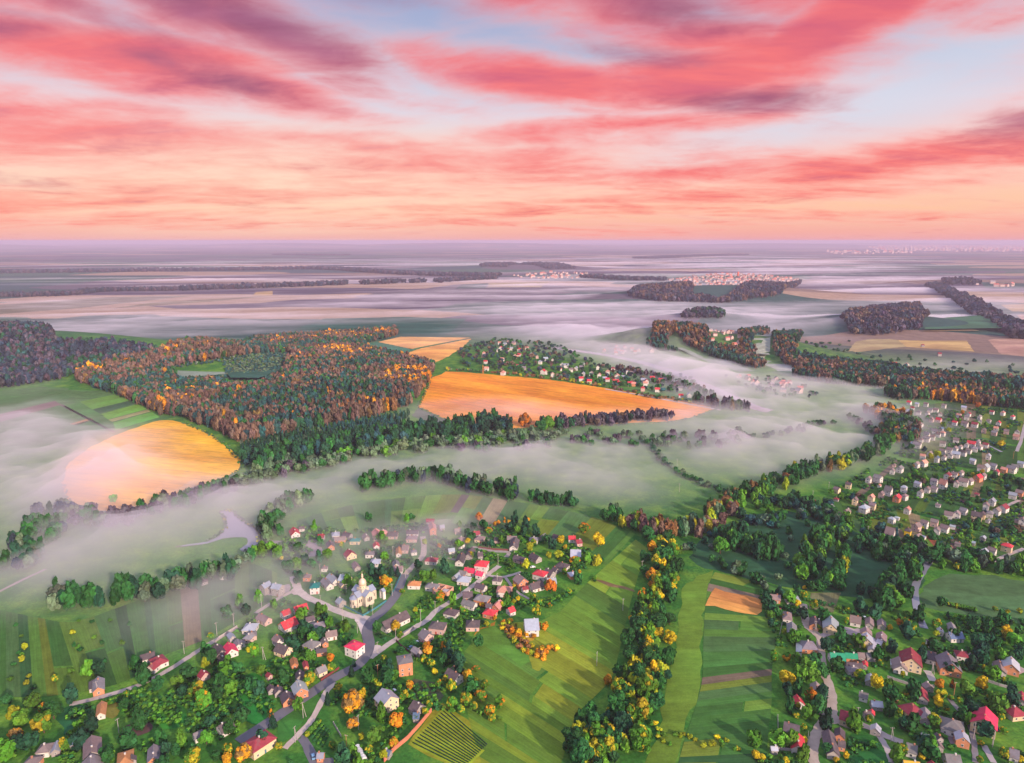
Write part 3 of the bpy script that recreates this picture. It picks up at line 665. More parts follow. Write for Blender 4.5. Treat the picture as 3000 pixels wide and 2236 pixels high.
road('village_lane', 'E', [(1160, 795), (1220, 880), (1300, 970), (1450, 1055)], 2.2, M_DIRT, (.40, .34, .32), z=.2)
road('farm_lane', 'A', [(850, 940), (1080, 892), (1280, 840), (1660, 720), (2060, 515)], 3.6, M_DIRT, (.42, .35, .31), more=[('C', [(700, 1300), (850, 1205), (960, 1125), (1215, 985)])], z=.22)
road('farm_lane', 'C', [(1440, 815), (1580, 725), (1720, 635), (1900, 545)], 3.4, M_DIRT, (.44, .36, .31), z=.22)
road('foot_path', 'B', [(1380, 1480), (1440, 1390), (1600, 1255), (1720, 1110), (1830, 900), (1900, 770), (1990, 680)], 3.4, M_DIRT, (.52, .42, .36), z=.22)
road('driveway', 'B', [(1590, 1350), (1680, 1490), (1760, 1640)], 4.4, M_ASPH, z=.2)
road('dirt_road', 'G', [(795, 360), (820, 600), (870, 720), (960, 810), (1045, 880), (1060, 1100), (1110, 1400), (1200, 1640)], 5.0, M_DIRT, DIRT, more=[('I', [(1230, 760), (1210, 930), (1150, 1010), (1060, 1080), (970, 1260), (935, 1440), (960, 1652), (970, 1740)])], z=.24)
road('dirt_road', 'I', [(1210, 900), (1270, 1010), (1420, 1075), (1700, 1085), (2065, 1255), (2300, 1340)], 4.2, M_DIRT, (.42, .35, .32), z=.22)
road('village_lane', 'I', [(1930, 1230), (1990, 1320), (2060, 1440), (2140, 1652)], 3.2, M_DIRT, (.40, .34, .32), z=.2)
road('village_lane', 'J', [(930, 680), (1050, 740), (1200, 1000), (1300, 1290), (1330, 1652)], 2.6, M_DIRT, (.22, .20, .21), z=.2)
road('village_lane', 'J', [(1450, 1380), (1540, 1500), (1610, 1652)], 3.0, M_DIRT, (.40, .34, .33), z=.2)
road('driveway', 'H', [(600, 1370), (650, 1450), (690, 1530)], 4.2, M_DIRT, (.44, .40, .36), z=.2)
road('village_lane', 'G', [(1060, 850), (1200, 810), (1410, 735), (1560, 770)], 4.0, M_DIRT, (.42, .34, .33), z=.22)
road('village_lane', 'H', [(1880, 1420), (1980, 1370), (2065, 1340)], 4.0, M_DIRT, (.44, .35, .33), z=.22)
road('hillside_lane', 'L', [(2080, 560), (2060, 640), (2020, 820), (1940, 1020)], 3.6, M_DIRT, (.36, .31, .31), z=.24)
road('hillside_lane', 'N', [(1530, 1450), (1780, 1340), (2065, 1225)], 3.4, M_DIRT, (.40, .33, .30), z=.24)
road('hillside_lane', 'N', [(1780, 480), (1980, 390)], 3.4, M_DIRT, (.44, .34, .30), z=.24)
road('hillside_lane', 'L', [(1450, 920), (1680, 1030)], 3.4, M_DIRT, (.25, .24, .29), z=.24)
road('field_road', 'V', [(1310, 842), (1400, 858), (1560, 888)], 6, M_DIRT, (.50, .43, .40), z=.24)
road('field_track', 'V', [(-10, 1285), (50, 1255), (100, 1232)], 3.0, M_DIRT, (.34, .26, .25), z=.2)
road('grass_ride', 'R', [(585, 735), (520, 765), (500, 800), (525, 855), (590, 915), (690, 965)], 46, M_GRASSF, (.30, .32, .26), z=.2)
road('grass_ride', 'R', [(1250, 1068), (1450, 1090), (1700, 1100), (1950, 1110), (2250, 1128)], 22, M_GRASSF, (.16, .20, .11), z=.2)
road('grass_ride', 'R', [(-100, 775), (0, 815), (150, 880), (300, 930), (420, 965)], 34, M_GRASSF, (.24, .28, .22), z=.2)
def yard(z_, pts, c_, name='yard', z=.17, m=None): return poly_sheet(name, smooth_loop([PZ(z_, *p) for p in pts], 2), z, m or M_DIRT, c_)
yard('D', [(1235, 1285), (1445, 1285), (1385, 1370), (1350, 1530), (1300, 1440), (1270, 1360)], (.62, .53, .48))
yard('F', [(330, 400), (375, 240), (470, 230), (500, 290), (420, 340)], (.54, .45, .41), z=.19)
yard('D', [(460, 960), (520, 910), (580, 920), (575, 990), (500, 1005)], (.54, .43, .38))
yard('G', [(1400, 790), (1540, 745), (1665, 745), (1690, 960), (1610, 930), (1560, 850)], (.36, .29, .29))
yard('I', [(1020, 890), (1150, 850), (1260, 830), (1290, 980), (1350, 1050), (1180, 1060), (1080, 980)], (.46, .37, .33), z=.18)
yard('B', [(1570, 1350), (1640, 1340), (1760, 1580), (1960, 1590), (1960, 1700), (1700, 1700)], (.17, .15, .18), m=M_ASPH)
yard('H', [(270, 1240), (490, 1260), (520, 1350), (290, 1330)], (.30, .22, .24))
yard('J', [(910, 1200), (1050, 1190), (1080, 1350), (950, 1360)], (.22, .16, .17))
yard('D', [(600, 380), (700, 340), (830, 420), (840, 520), (680, 540), (620, 460)], (.34, .26, .25))
yard('D', [(120, 290), (260, 350), (560, 350), (560, 380), (300, 390), (420, 450), (300, 470), (180, 400)], (.30, .26, .24))
yard('C', [(1500, 540), (1700, 500), (1850, 460), (1840, 560), (1600, 600)], (.36, .30, .28))
yard('A', [(1480, 1230), (1600, 1170), (1740, 1120), (1850, 1200), (1800, 1280), (1600, 1340), (1490, 1320)], (.10, .055, .05), 'bare_soil')

# ---------------------------------------------------------------- water
pond = [(1300, 195), (1345, 200), (1400, 250), (1480, 300), (1498, 360), (1490, 400), (1405, 422), (1390, 412), (1430, 385), (1432, 355), (1400, 345), (1290, 352), (1200, 382), (1060, 397), (1060, 390), (1200, 370), (1270, 335), (1292, 310), (1312, 265), (1272, 205)]
poly_sheet('pond_mud', [(x + (x - mcx) * .07 + erng.uniform(-1.5, 1.5), y + (y - mcy) * .07 + erng.uniform(-1.5, 1.5)) for mcx, mcy in [PZ('Z', 1380, 320)] for x, y in smooth_loop([PZ('Z', *p) for p in pond], 2)], .16, M_GRASSF, (.16, .16, .10))
poly_sheet('pond_water', smooth_loop([PZ('Z', *p) for p in pond], 2), .22, M_WATER, (1, 1, 1))
ribbon('river_water', [PV(*p) for p in [(1190, 752), (1330, 772), (1440, 800), (1530, 836), (1600, 868), (1640, 884), (1668, 890)]], 24, .22, M_WATER)
ribbon('stream_water', [PV(*p) for p in [(2020, 1205), (1995, 1240), (1980, 1275), (1985, 1320), (2000, 1360)]], 5, .2, M_WATER)

# ---------------------------------------------------------------- woods and belts that read as one mass
main_poly = [(165, 805), (350, 767), (560, 737), (760, 724), (855, 716), (862, 726), (790, 744), (800, 760), (870, 777), (940, 797), (934, 818), (914, 850), (882, 882), (800, 905), (700, 925), (620, 940), (520, 962), (470, 935), (400, 905), (345, 898), (260, 858), (170, 828)]
clear = [[(372, 797), (480, 779), (640, 769), (612, 812), (560, 842), (500, 845), (470, 828), (384, 832)]]
wood('forest', fill(main_poly, 7.8, holes=clear), 'ttGgttGgtmmmmmmmmmmbo', 5.0, 17, 'autumn forest of rust, gold and dark green trees behind the oval golden field')
wood('conifer_plantation', fill(clear[0], 7, holes=[[(370, 800), (480, 784), (492, 812), (386, 834)]]), 'twtw', 2.6, 5, 'young blue-green plantation in the forest clearing', lod=1)
wood('hill_forest', fill([(-60, 728), (0, 718), (60, 742), (130, 746), (240, 746), (330, 757), (345, 768), (200, 803), (160, 815), (-60, 850)], 9.5), 'kkptkppkGk', 5.4, 18, 'dark purple-green forest on the hill at far left')
wood('conifer_plantation', fill([(520, 968), (640, 943), (800, 912), (890, 896), (870, 920), (820, 950), (700, 985), (560, 1008), (527, 1012)], 6.2), 'tttwGc', 2.6, 8.5, 'rows of young conifers below the autumn forest', conifer=.7)
wood('tree_belt', along([(540, 1012), (640, 990), (740, 975), (850, 953), (960, 940), (1050, 930), (1100, 926)], 55, 9.5), 'gGGGgtc', 5.5, 17, 'dark green tree belt between the forest and the misty meadow')
wood('willow_belt', along([(560, 1030), (650, 1008), (760, 990), (860, 976), (960, 968), (1040, 960), (1160, 948)], 34, 11), 'wwwlwg', 5.5, 11, 'grey-green willows in front of the dark tree belt')
wood('misty_grove', along([(1170, 925), (1230, 922), (1300, 918), (1400, 908), (1447, 905)], 26, 8), 'pppmkG', 5.0, 13, 'purple-grey grove at the foot of the big orange field')
wood('misty_bushes', along([(960, 975), (1050, 965), (1160, 958), (1300, 952), (1420, 960), (1500, 955), (1620, 950)], 60, 15), 'wwgpw', 5, 9, 'pale bushes dissolving in the mist along the meadow')
wood('river_bushes', along([(160, 1115), (230, 1138), (330, 1112), (440, 1077), (520, 1052), (600, 1032), (680, 1012), (760, 1000)], 24, 8.5), 'wwgpgp', 5, 11, 'grey bushes along the foot of the oval golden field')
wood('river_bushes', along([(15, 1240), (50, 1205), (95, 1160), (125, 1105)], 34, 9.5), 'gGwgk', 5.2, 13, 'dark misty trees at the far left edge of the meadow')
wood('misty_bushes', along([(1405, 962), (1440, 1005), (1500, 1040), (1560, 1065), (1600, 1082)], 7, 6), 'gwGg', 3.2, 5, 'thin dark hedge line crossing the misty meadow at centre right', lod=0)
wood('misty_bushes', along([(1570, 948), (1680, 942), (1760, 925), (1800, 915)], 16, 12), 'wgpG', 4, 7, 'loose dark bushes in the mist below the right tip of the big orange field', lod=0)
wood('misty_bushes', along([(1850, 905), (1880, 930), (1925, 958)], 18, 10), 'pGwg', 4, 8, 'bushes where the curving belt meets the mist', lod=0)
wood('river_bank_trees', along([(1500, 868), (1560, 882), (1620, 890)], 26, 10), 'pmpwG', 4.6, 15, 'plum-brown trees on the near bank of the misty river', lod=0)
wood('river_bank_trees', along([(1330, 800), (1400, 815), (1480, 838), (1540, 860)], 16, 10), 'pmGg', 4.2, 13, 'tall bank trees between the cottages and the river mist', lod=1)
wood('willow_belt', along([(95, 1318), (130, 1310), (210, 1308), (262, 1310), (330, 1294), (420, 1264), (500, 1240)], 22, 8), 'gGgwg', 5.0, 14, 'thick green tree belt above the left garden strips')
wood('willow_belt', along([(420, 1262), (500, 1238), (560, 1200), (618, 1196)], 14, 9), 'wgwlg', 4.6, 10, 'loose willow line leading down to the pond')
wood('village_grove', along([(780, 1062), (880, 1046), (960, 1042), (1050, 1070), (1120, 1076)], 22, 8.5), 'gwwgkg', 5.2, 15, 'misty grove behind the village garden strips')
wood('village_grove', along([(1150, 1082), (1200, 1090), (1245, 1097)], 14, 7.5), 'gGgg', 4.6, 11, 'dark hedge-like grove right of the misty grove')
wood('village_grove', along([(585, 1170), (590, 1125), (625, 1100), (680, 1088)], 16, 8), 'gwg', 5, 13, 'curved tree line beside the pond')
wood('hillside_belt', along([(1310, 1122), (1370, 1140), (1430, 1160), (1490, 1158), (1545, 1130), (1605, 1085), (1680, 1055), (1760, 1020), (1850, 1003), (1925, 955), (1940, 915)], 20, 7.6), 'gGggglwybm', 4.4, 13, 'curving green and gold tree belt below the cottage hillside')
wood('hillside_belt', along([(1890, 890), (1930, 905), (1945, 930), (1930, 960)], 45, 8), 'gGwtgmob', 4.4, 13, 'dark wood corner at the top of the curving belt')
wood('meadow_trees', along([(1570, 1165), (1600, 1180), (1630, 1195), (1680, 1200)], 26, 7), 'gGlgg', 4.2, 14, 'square block of green trees in the meadow hollow')
wood('meadow_trees', along([(1740, 1265), (1750, 1220), (1765, 1190), (1800, 1165), (1830, 1165)], 16, 7.5), 'gGgll', 4.6, 13, 'row of round green trees running down to the hollow')
wood('meadow_trees', along([(1800, 1275), (1810, 1235), (1822, 1205)], 10, 7.5), 'gglyg', 4.4, 12, 'short tree row right of the hollow')
wood('meadow_trees', along([(1850, 1185), (1890, 1200), (1910, 1215)], 18, 8), 'gGgw', 4.8, 11, 'dark bushy clump above the right meadow')
wood('meadow_trees', along([(1905, 1325), (1930, 1300), (1950, 1270), (1965, 1235), (1990, 1205), (2050, 1215), (2120, 1230), (2230, 1245)], 16, 7.6), 'gGglgw', 4.8, 13, 'tall green trees along the dark stream')
wood('meadow_trees', along([(1600, 1125), (1660, 1135), (1720, 1125), (1760, 1110), (1800, 1140)], 16, 9), 'gGgwt', 4.2, 9, 'green scrub between the curving belt and the hollow')
wood('meadow_trees', along([(1480, 1195), (1520, 1200), (1540, 1215), (1700, 1290), (1800, 1275), (1900, 1300)], 8, 8), 'gGgw', 3.8, 8, 'hedge trees above the right garden strips')
RIDE = [(600, 728), (545, 765), (540, 800), (565, 850), (620, 905), (710, 955), (690, 1010), (600, 975), (520, 925), (470, 870), (450, 805), (478, 760), (540, 728)]
RIDE2 = [(-60, 770), (40, 812), (170, 868), (320, 912), (430, 945), (430, 990), (300, 968), (140, 918), (0, 862), (-110, 810)]
def zr(pts, z='R'): return [tuple(c / VS for c in zp(z, *p)) for p in pts]
wood('ridge_wood', fill(zr([(580, 750), (640, 730), (765, 728), (765, 765), (715, 790), (735, 860), (900, 895), (1250, 935), (1450, 975), (1700, 1000), (2250, 1045), (2250, 1092), (1700, 1090), (1450, 1080), (1300, 1060), (1000, 975), (860, 985), (720, 950), (640, 905), (585, 840), (568, 790)]), 8, holes=[zr(RIDE)]), 'tttGGgGttGmmbm', 4.8, 16, 'long autumn wood above the grass ride at right')
wood('ridge_wood', fill(zr([(690, 985), (900, 985), (1150, 1005), (1330, 1050), (1300, 1075), (1000, 1055), (760, 1020)]), 8), 'GtGmmb', 4.6, 17, 'rust-topped wood edge facing the river mist')
wood('ridge_wood', fill(zr([(1480, 1095), (1700, 1110), (2000, 1130), (2250, 1150), (2250, 1225), (2000, 1195), (1850, 1180), (1600, 1150), (1380, 1155), (1290, 1120)]), 6.8), 'GgGtgmmmbo', 4.3, 18, 'rust and green wood directly behind the cottage hillside')
wood('river_bend_wood', fill(zr([(-230, 770), (-120, 720), (-40, 690), (80, 682), (112, 712), (95, 745), (180, 800), (330, 860), (430, 945), (330, 955), (180, 905), (0, 855), (-130, 835)]), 8, holes=[zr(RIDE), zr(RIDE2)]), 'GtGttGmmb', 4.8, 15, 'dark wooded spur beside the white river mist')
wood('river_bend_wood', fill(zr([(330, 770), (420, 715), (470, 703), (555, 706), (562, 738), (500, 752), (468, 782), (478, 815), (545, 870), (562, 935), (470, 950), (440, 930), (380, 860)]), 8, holes=[zr(RIDE)]), 'tGGttmmb', 4.8, 15, 'curving wooded rim right of the hidden hamlet')
wood('river_bend_wood', along(zr([(120, 790), (210, 830), (320, 850), (400, 880), (450, 940)]), 30, 9), 'tGmmb', 5, 15, 'lower wooded rim below the hidden hamlet')
wood('hill_wood', fill([(1820, 692), (1880, 670), (1988, 661), (2008, 690), (1990, 714), (1900, 727), (1840, 724), (1836, 708)], 14), 'kkppm', 7.5, 20, 'dark plum-coloured hill wood among the right fields', lod=1)
wood('hill_wood', fill([(1358, 642), (1420, 622), (1490, 628), (1500, 642), (1560, 653), (1680, 625), (1735, 612), (1690, 640), (1560, 657), (1420, 654)], 16), 'kkppm', 8.5, 24, 'plum-coloured wood below the hilltop village', lod=1)
wood('hill_wood', fill([(1475, 688), (1520, 678), (1572, 684), (1560, 692), (1480, 692)], 14), 'kpG', 7.5, 18, 'small dark wooded knoll in the mist', lod=1)
for ln, w, lb in [([(-60, 592), (200, 589), (520, 585), (700, 583), (900, 595), (1080, 598)], 160, 'longest dark tree line across the far plain'), ([(1270, 601), (1360, 606), (1440, 608)], 120, 'far tree line leading to the hilltop village'),
                 ([(-40, 642), (130, 640), (220, 631), (380, 629)], 90, 'left part of the nearer far tree line'), ([(388, 629), (500, 625), (600, 622), (752, 616)], 90, 'middle part of the nearer far tree line'),
                 ([(782, 616), (875, 612)], 80, 'short dark tree block right of the nearer line'), ([(890, 613), (915, 611)], 70, 'smallest dark tree clump on the far plain'), ([(942, 612), (1000, 608), (1068, 604)], 90, 'tree block ending at the far pale fields'),
                 ([(1066, 578), (1120, 576), (1220, 583)], 260, 'low dark wood far beyond the tree lines'), ([(2016, 620), (2080, 650), (2140, 690), (2230, 738)], 75, 'long dark avenue of trees crossing the right plain'), ([(2048, 612), (2110, 610)], 120, 'dark grove at the head of the avenue'),
                 ([(600, 552), (750, 553)], 300, 'faint tree strip near the horizon'), ([(1390, 560), (1480, 556), (1600, 552)], 350, 'faint wood near the horizon at centre')]:
    d_ = PV(*ln[0])[1]; sp = 12 if d_ < 3500 else 20
    wood('far_tree_line', along(ln, w, sp), 'kkppk', sp * .62, 26 if d_ > 3500 else 20, lb, lod=1)
wood('far_scrub', [q for q in fill([(1700, 745), (1850, 735), (1850, 765), (2216, 790), (2216, 815), (1900, 800), (1760, 775)], 34, .9) if random.random() < .4], 'gGtw', 4.5, 6, 'scattered bushes on the grassland right of the wooded bend', lod=0)
wood('far_scrub', [q for q in fill([(990, 760), (1060, 735), (1200, 745), (1300, 790), (1500, 820), (1530, 860), (1340, 838), (1000, 795)], 15, .9) if random.random() < .62], 'gGtGmkg', 4.6, 8, 'orchard scrub round the cottages behind the big orange field', lod=1)
wood('far_scrub', [q for q in along([(960, 800), (1100, 810), (1300, 836), (1400, 858), (1500, 872)], 16, 9)], 'mbwgby', 3.4, 5, 'hedge on the upper edge of the big orange field', lod=1)

for ln, lb in zip(([(135, 1050), (155, 1098), (190, 1119), (250, 1117), (330, 1092), (400, 1062), (470, 1042), (520, 1014), (505, 980), (460, 945), (400, 916)], [(905, 882), (960, 907), (1030, 929), (1100, 930), (1240, 923), (1450, 914), (1548, 886)], [(938, 803), (922, 845), (905, 880)]), ('rough weedy margin round the oval golden field', 'rough weedy margin along the lower edge of the big orange field', 'weedy margin at the left edge of the big orange field')):
    wood('field_margin', along(ln, 5, 3.6), 'wgygwl', 1.3, 1.5, lb, lod=1)
wood('pond_reeds', along([(1300, 192), (1345, 198), (1402, 248), (1482, 298), (1500, 360), (1492, 402), (1405, 424)], 3.5, 2.6, 'Z') + along([(1272, 205), (1310, 265), (1290, 310), (1200, 370)], 3.5, 2.6, 'Z'), 'wgwy', 1.1, 1.8, 'reeds and low scrub round the pond', lod=1)

wood('meadow_trees', [q for q in fill([(1490, 1205), (1560, 1140), (1700, 1105), (1850, 1150), (1950, 1205), (1980, 1240), (1950, 1290), (1750, 1270), (1550, 1230)], 17, .9) if random.random() < .34], 'gGgtw', 3.4, 6, 'scattered bushes over the dark meadow hollow', lod=0)
wood('meadow_trees', along([(1640, 1105), (1720, 1090), (1760, 1100), (1830, 1140), (1900, 1165), (1990, 1200)], 26, 9), 'gGtgl', 4.0, 9, 'bushy trees along the foot of the cottage hillside', lod=0)
wood('far_scrub', [q for q in fill([(1560, 815), (1680, 815), (1780, 850), (1760, 875), (1640, 850)], 16, .9) if random.random() < .45], 'gGtw', 3.8, 7, 'garden bushes round the cottages half lost in the river mist', lod=1)
# ---------------------------------------------------------------- buildings
ROOF = {'G': ((.21, .19, .20), 'grey'), 'D': ((.105, .080, .088), 'dark'), 'R': ((.55, .045, .060), 'red'), 'P': ((.72, .045, .11), 'pink-red'), 'M': ((.27, .040, .055), 'maroon'),
        'S': ((.40, .42, .46), 'silver'), 'B': ((.10, .15, .23), 'blue-grey'), 'T': ((.035, .22, .19), 'teal-green'), 'K': ((.03, .36, .17), 'green'), 'O': ((.42, .19, .075), 'rusty'),
        'A': ((.58, .26, .20), 'salmon'), 'N': ((.235, .17, .165), 'brown'), 'Y': ((.75, .42, .03), 'orange-yellow')}
WALL = {'w': ((.68, .63, .59), 'white'), 'c': ((.72, .56, .36), 'cream'), 'b': ((.58, .24, .13), 'brick'), 'g': ((.36, .32, .31), 'grey'), 'p': ((.60, .40, .36), 'pinkish'), 'y': ((.80, .50, .03), 'yellow')}
HOUSES = {
'A': "1690 350 1870 300 g D w 5.5;1800 480 1900 400 g M w 6;1880 350 1960 430 h M w 8;1185 600 1185 740 g G b 6;1110 640 1110 740 g D w 3 2.2 1;1230 890 1210 1040 g O w 4.5;1070 1160 1130 1110 g D g 4;50 1370 30 1500 h G w 8;460 1460 620 1440 h N w 7;690 1370 660 1480 g S g 4;900 1330 930 1390 h B w 6;1110 1310 1110 1520 g N g 8 4 2.6;1100 1540 1090 1670 g G g 11;1520 1490 1510 1650 h O g 7;1590 1540 1590 1590 g D g 4;1860 1420 1850 1590 g G b 5.5;350 1610 430 1610 h N b 7",
'B': "710 60 750 110 g S g 4;690 185 740 275 g P w 8;800 140 820 210 g G w 4;845 150 865 180 g G w 4;925 110 965 115 y G p 6;540 200 620 290 g D g 8;590 340 640 370 g D g 4;1270 90 1320 150 g N w 6;1290 200 1430 250 g D c 8;1640 170 1770 210 h G w 8;1760 270 1890 250 g D b 4;1850 120 1870 180 g N b 4;1870 65 2010 40 g N w 6;1480 360 1500 440 g O b 4;1620 400 1640 470 g M b 3;1175 550 1200 570 g M p 3;1560 510 1560 590 g D g 5;1535 640 1580 750 g S b 8 4;1760 510 1870 460 g G c 6;1200 690 1220 740 g D g 4;1290 700 1310 760 g D g 5;1390 770 1430 860 g D b 7;575 1205 735 1115 g D w 7;930 1455 1210 1275 h M c 10.5 4.5 2.2;270 1290 380 1240 g G w 5;370 520 420 560 g M p 6;1795 1520 1830 1520 g S b 4",
'C': "1510 470 1605 420 g S g 6 6 2;1650 450 1760 470 g S g 7 6 2;1025 330 1060 335 g S w 4;760 420 860 390 g D g 3;1480 810 1600 870 g N p 6;1750 795 1850 755 g R w 6;1740 930 1920 850 g R w 9;1900 740 2060 690 g R w 8;1300 960 1450 960 h S w 9;1370 1060 1420 1050 h G p 6",
'D': "490 180 520 240 g R w 8;560 175 630 170 g D w 4;790 270 870 270 g M g 6;960 260 1050 250 h S w 8;985 305 1130 290 g N b 5;930 340 950 400 g D b 6;1100 240 1190 260 g D g 6;1180 330 1300 330 h T c 6;1355 250 1385 290 g N g 5;1490 195 1515 250 g A c 8 4.5;1560 220 1600 250 h A b 8 4;1640 240 1760 240 g D p 7;1490 350 1500 395 g R w 5;1860 220 2010 220 g D w 6;1860 300 1990 300 h N p 7;1155 445 1200 490 g M c 9;1370 490 1470 490 h G w 6;1440 585 1530 585 h S w 8 5;1230 590 1270 650 g N g 5;840 660 900 660 y N w 4.5;620 765 700 765 h N b 6;695 880 810 870 h T w 8 5;860 790 940 870 g G w 6;930 740 1010 820 g S w 6;1060 755 1170 775 g S c 8 5;1075 820 1110 860 g G c 5;1040 1030 1090 1070 g S g 6;1555 1340 1870 1185 g D w 9 3.6;1690 655 1820 655 g N w 7;1730 570 1740 620 g G w 5;1770 410 1765 490 g O w 4.5;1810 400 1890 400 g N p 8;1930 465 1970 460 y G w 5;1885 850 2030 855 h O w 7;640 1275 745 1245 g D w 5;705 1370 870 1340 h G p 7",
'F': "105 250 215 170 h P w 10 6 2;680 400 850 370 h G b 9 8.5 1.2;870 230 950 280 g G g 5;1290 500 1425 580 g D w 8 4;1410 450 1350 500 g D w 7 4;490 745 600 850 g S c 11 6 3.4;870 890 960 950 g D g 8;870 1035 945 1035 g B g 5;540 1480 580 1490 g B g 4",
'E': "200 80 300 80 g M g 5;270 120 285 190 g A b 6 6;360 160 420 150 g S g 5;540 200 620 190 g N p 5;760 240 850 230 g M g 6;810 300 890 310 h N c 8;595 315 655 315 y N p 6;585 365 645 385 g S w 6;465 440 545 430 g S w 5;640 480 595 585 g D w 7;755 420 705 515 g D g 6;820 490 885 485 g D g 6;1025 305 1100 310 g D p 5;1180 290 1300 295 g N w 6;1285 300 1250 410 g D w 7;1590 290 1640 250 g G g 5;1740 260 1830 290 g D w 5;1455 315 1555 320 h G w 7;1920 290 2010 290 g R w 6;1945 455 2075 460 g S b 10;2010 340 2080 330 g M p 6;1265 520 1400 555 g D p 6;1475 490 1570 540 g D g 7;195 560 335 570 h M w 7;800 600 945 615 h R w 10 6;665 670 800 690 g P w 6;810 710 900 730 g P w 6;600 705 690 720 g G g 6;540 770 600 720 g S g 5;590 790 730 805 h S w 9;205 870 345 890 h G w 7;1010 795 1115 805 y D w 7;805 855 920 890 g D w 6;640 970 760 960 g D g 7;645 1050 800 1100 g G w 6;800 1010 960 1040 h G b 9 4;920 1110 1000 1110 g D g 7;1030 1130 1100 1060 g A b 6;910 1180 1040 1210 h R b 8;1190 1165 1260 1140 g R w 6;1060 915 1240 925 h A w 9.5 4;1305 745 1385 810 g N b 9 5;1360 905 1430 890 g M w 4;1455 870 1605 825 g D w 8;1515 705 1650 740 h R w 9 4.2;1650 680 1740 720 g D g 7;1785 615 1910 650 h D w 9;1740 655 1790 680 g D g 5;1930 745 2015 730 h S b 7;1660 805 1770 795 g S w 7;435 1180 575 1210 h D w 8;250 1345 430 1365 h D p 9 4;160 1410 235 1475 g G p 8 4;685 1335 845 1335 h D p 9;1385 1300 1560 1290 g S w 12.5 5",
'G': "280 210 450 230 g N b 6;530 250 730 260 h S w 8;310 410 460 420 g M g 5;540 465 555 580 h N w 6;620 620 630 800 g G c 6;970 530 960 660 g D b 6;1030 570 1030 640 g D g 4;1210 530 1220 670 g S c 10 4;1500 525 1670 560 g N w 8;1800 545 1800 640 g N g 5;1980 570 1985 655 g N g 5;1745 700 1750 770 g N c 7 5;1752 785 1752 880 g S c 7.5 5;1855 860 1840 1030 g S w 5;1920 890 1990 920 g S w 6;1985 770 1970 870 g N g 6;780 950 945 960 h G b 10;732 930 732 1080 g S w 3.5 2.5 1;1190 1095 1420 1110 g K w 8 3.4;1425 1090 1610 1105 g K b 5;1615 1085 1720 1095 g N g 5;1740 1090 1890 1100 g G g 5;1440 1240 1690 1255 g D w 6;1460 1330 1640 1330 h G w 6;1810 1400 1800 1500 g S g 4.5;985 1530 1000 1650 g N g 6;1730 1200 1730 1265 g R g 3",
'H': "960 620 1010 730 g G g 4.5;920 785 1130 785 g B w 7;795 700 820 760 g S w 3.5;650 925 760 930 h D w 7;350 1010 375 1190 g M c 12 5;168 1150 215 1300 g N w 8;90 1180 95 1270 g S w 3 2.2 1;650 1060 660 1190 h D w 6;890 1070 985 1270 g G b 12 4.4;1030 1080 1220 1110 h M w 7;1250 1090 1340 1160 g N g 4;1690 1200 1725 1350 g N w 6;1625 1240 1640 1340 g S w 2.5 2.2 1;1870 1150 1880 1275 g S b 9 4;590 1520 650 1590 g N g 5",
'J': "40 570 180 620 g N b 4;510 490 540 640 g M g 6;320 770 430 860 h M c 10;570 790 580 960 g G g 5;970 950 995 1130 h G w 11 3.5;1120 1145 1155 1265 g S b 6.5 4;1490 790 1470 990 g P c 12 5.5 4.2;1575 650 1715 690 g N g 4;2030 560 2040 690 g M g 6;1870 800 1960 870 h M c 9;290 1340 460 1395 g G w 7;1850 1420 2000 1470 g G w 7;870 1510 1100 1535 g G w 7;510 1190 680 1230 g S w 5;240 1610 490 1640 g Y w 6;680 1620 705 1660 g M g 4;750 1190 800 1240 g D g 4;765 1310 795 1370 g N g 4",
'I': "1640 555 1780 595 g G w 5;1350 840 1640 925 g M c 8 3.6;1815 695 1995 715 g S g 5;500 1025 740 1090 g D b 8;705 1180 722 1390 g R w 6.5;400 1240 520 1255 g R w 5;690 610 745 715 g R w 6;1170 1130 1260 1480 g D g 6;1350 1095 1350 1210 g D b 5;1330 1295 1420 1315 g D b 5;325 1390 380 1392 g S g 3;1900 1040 1885 1120 g S g 5;1740 860 1795 865 g D g 5;1830 825 1830 880 g R g 3"}
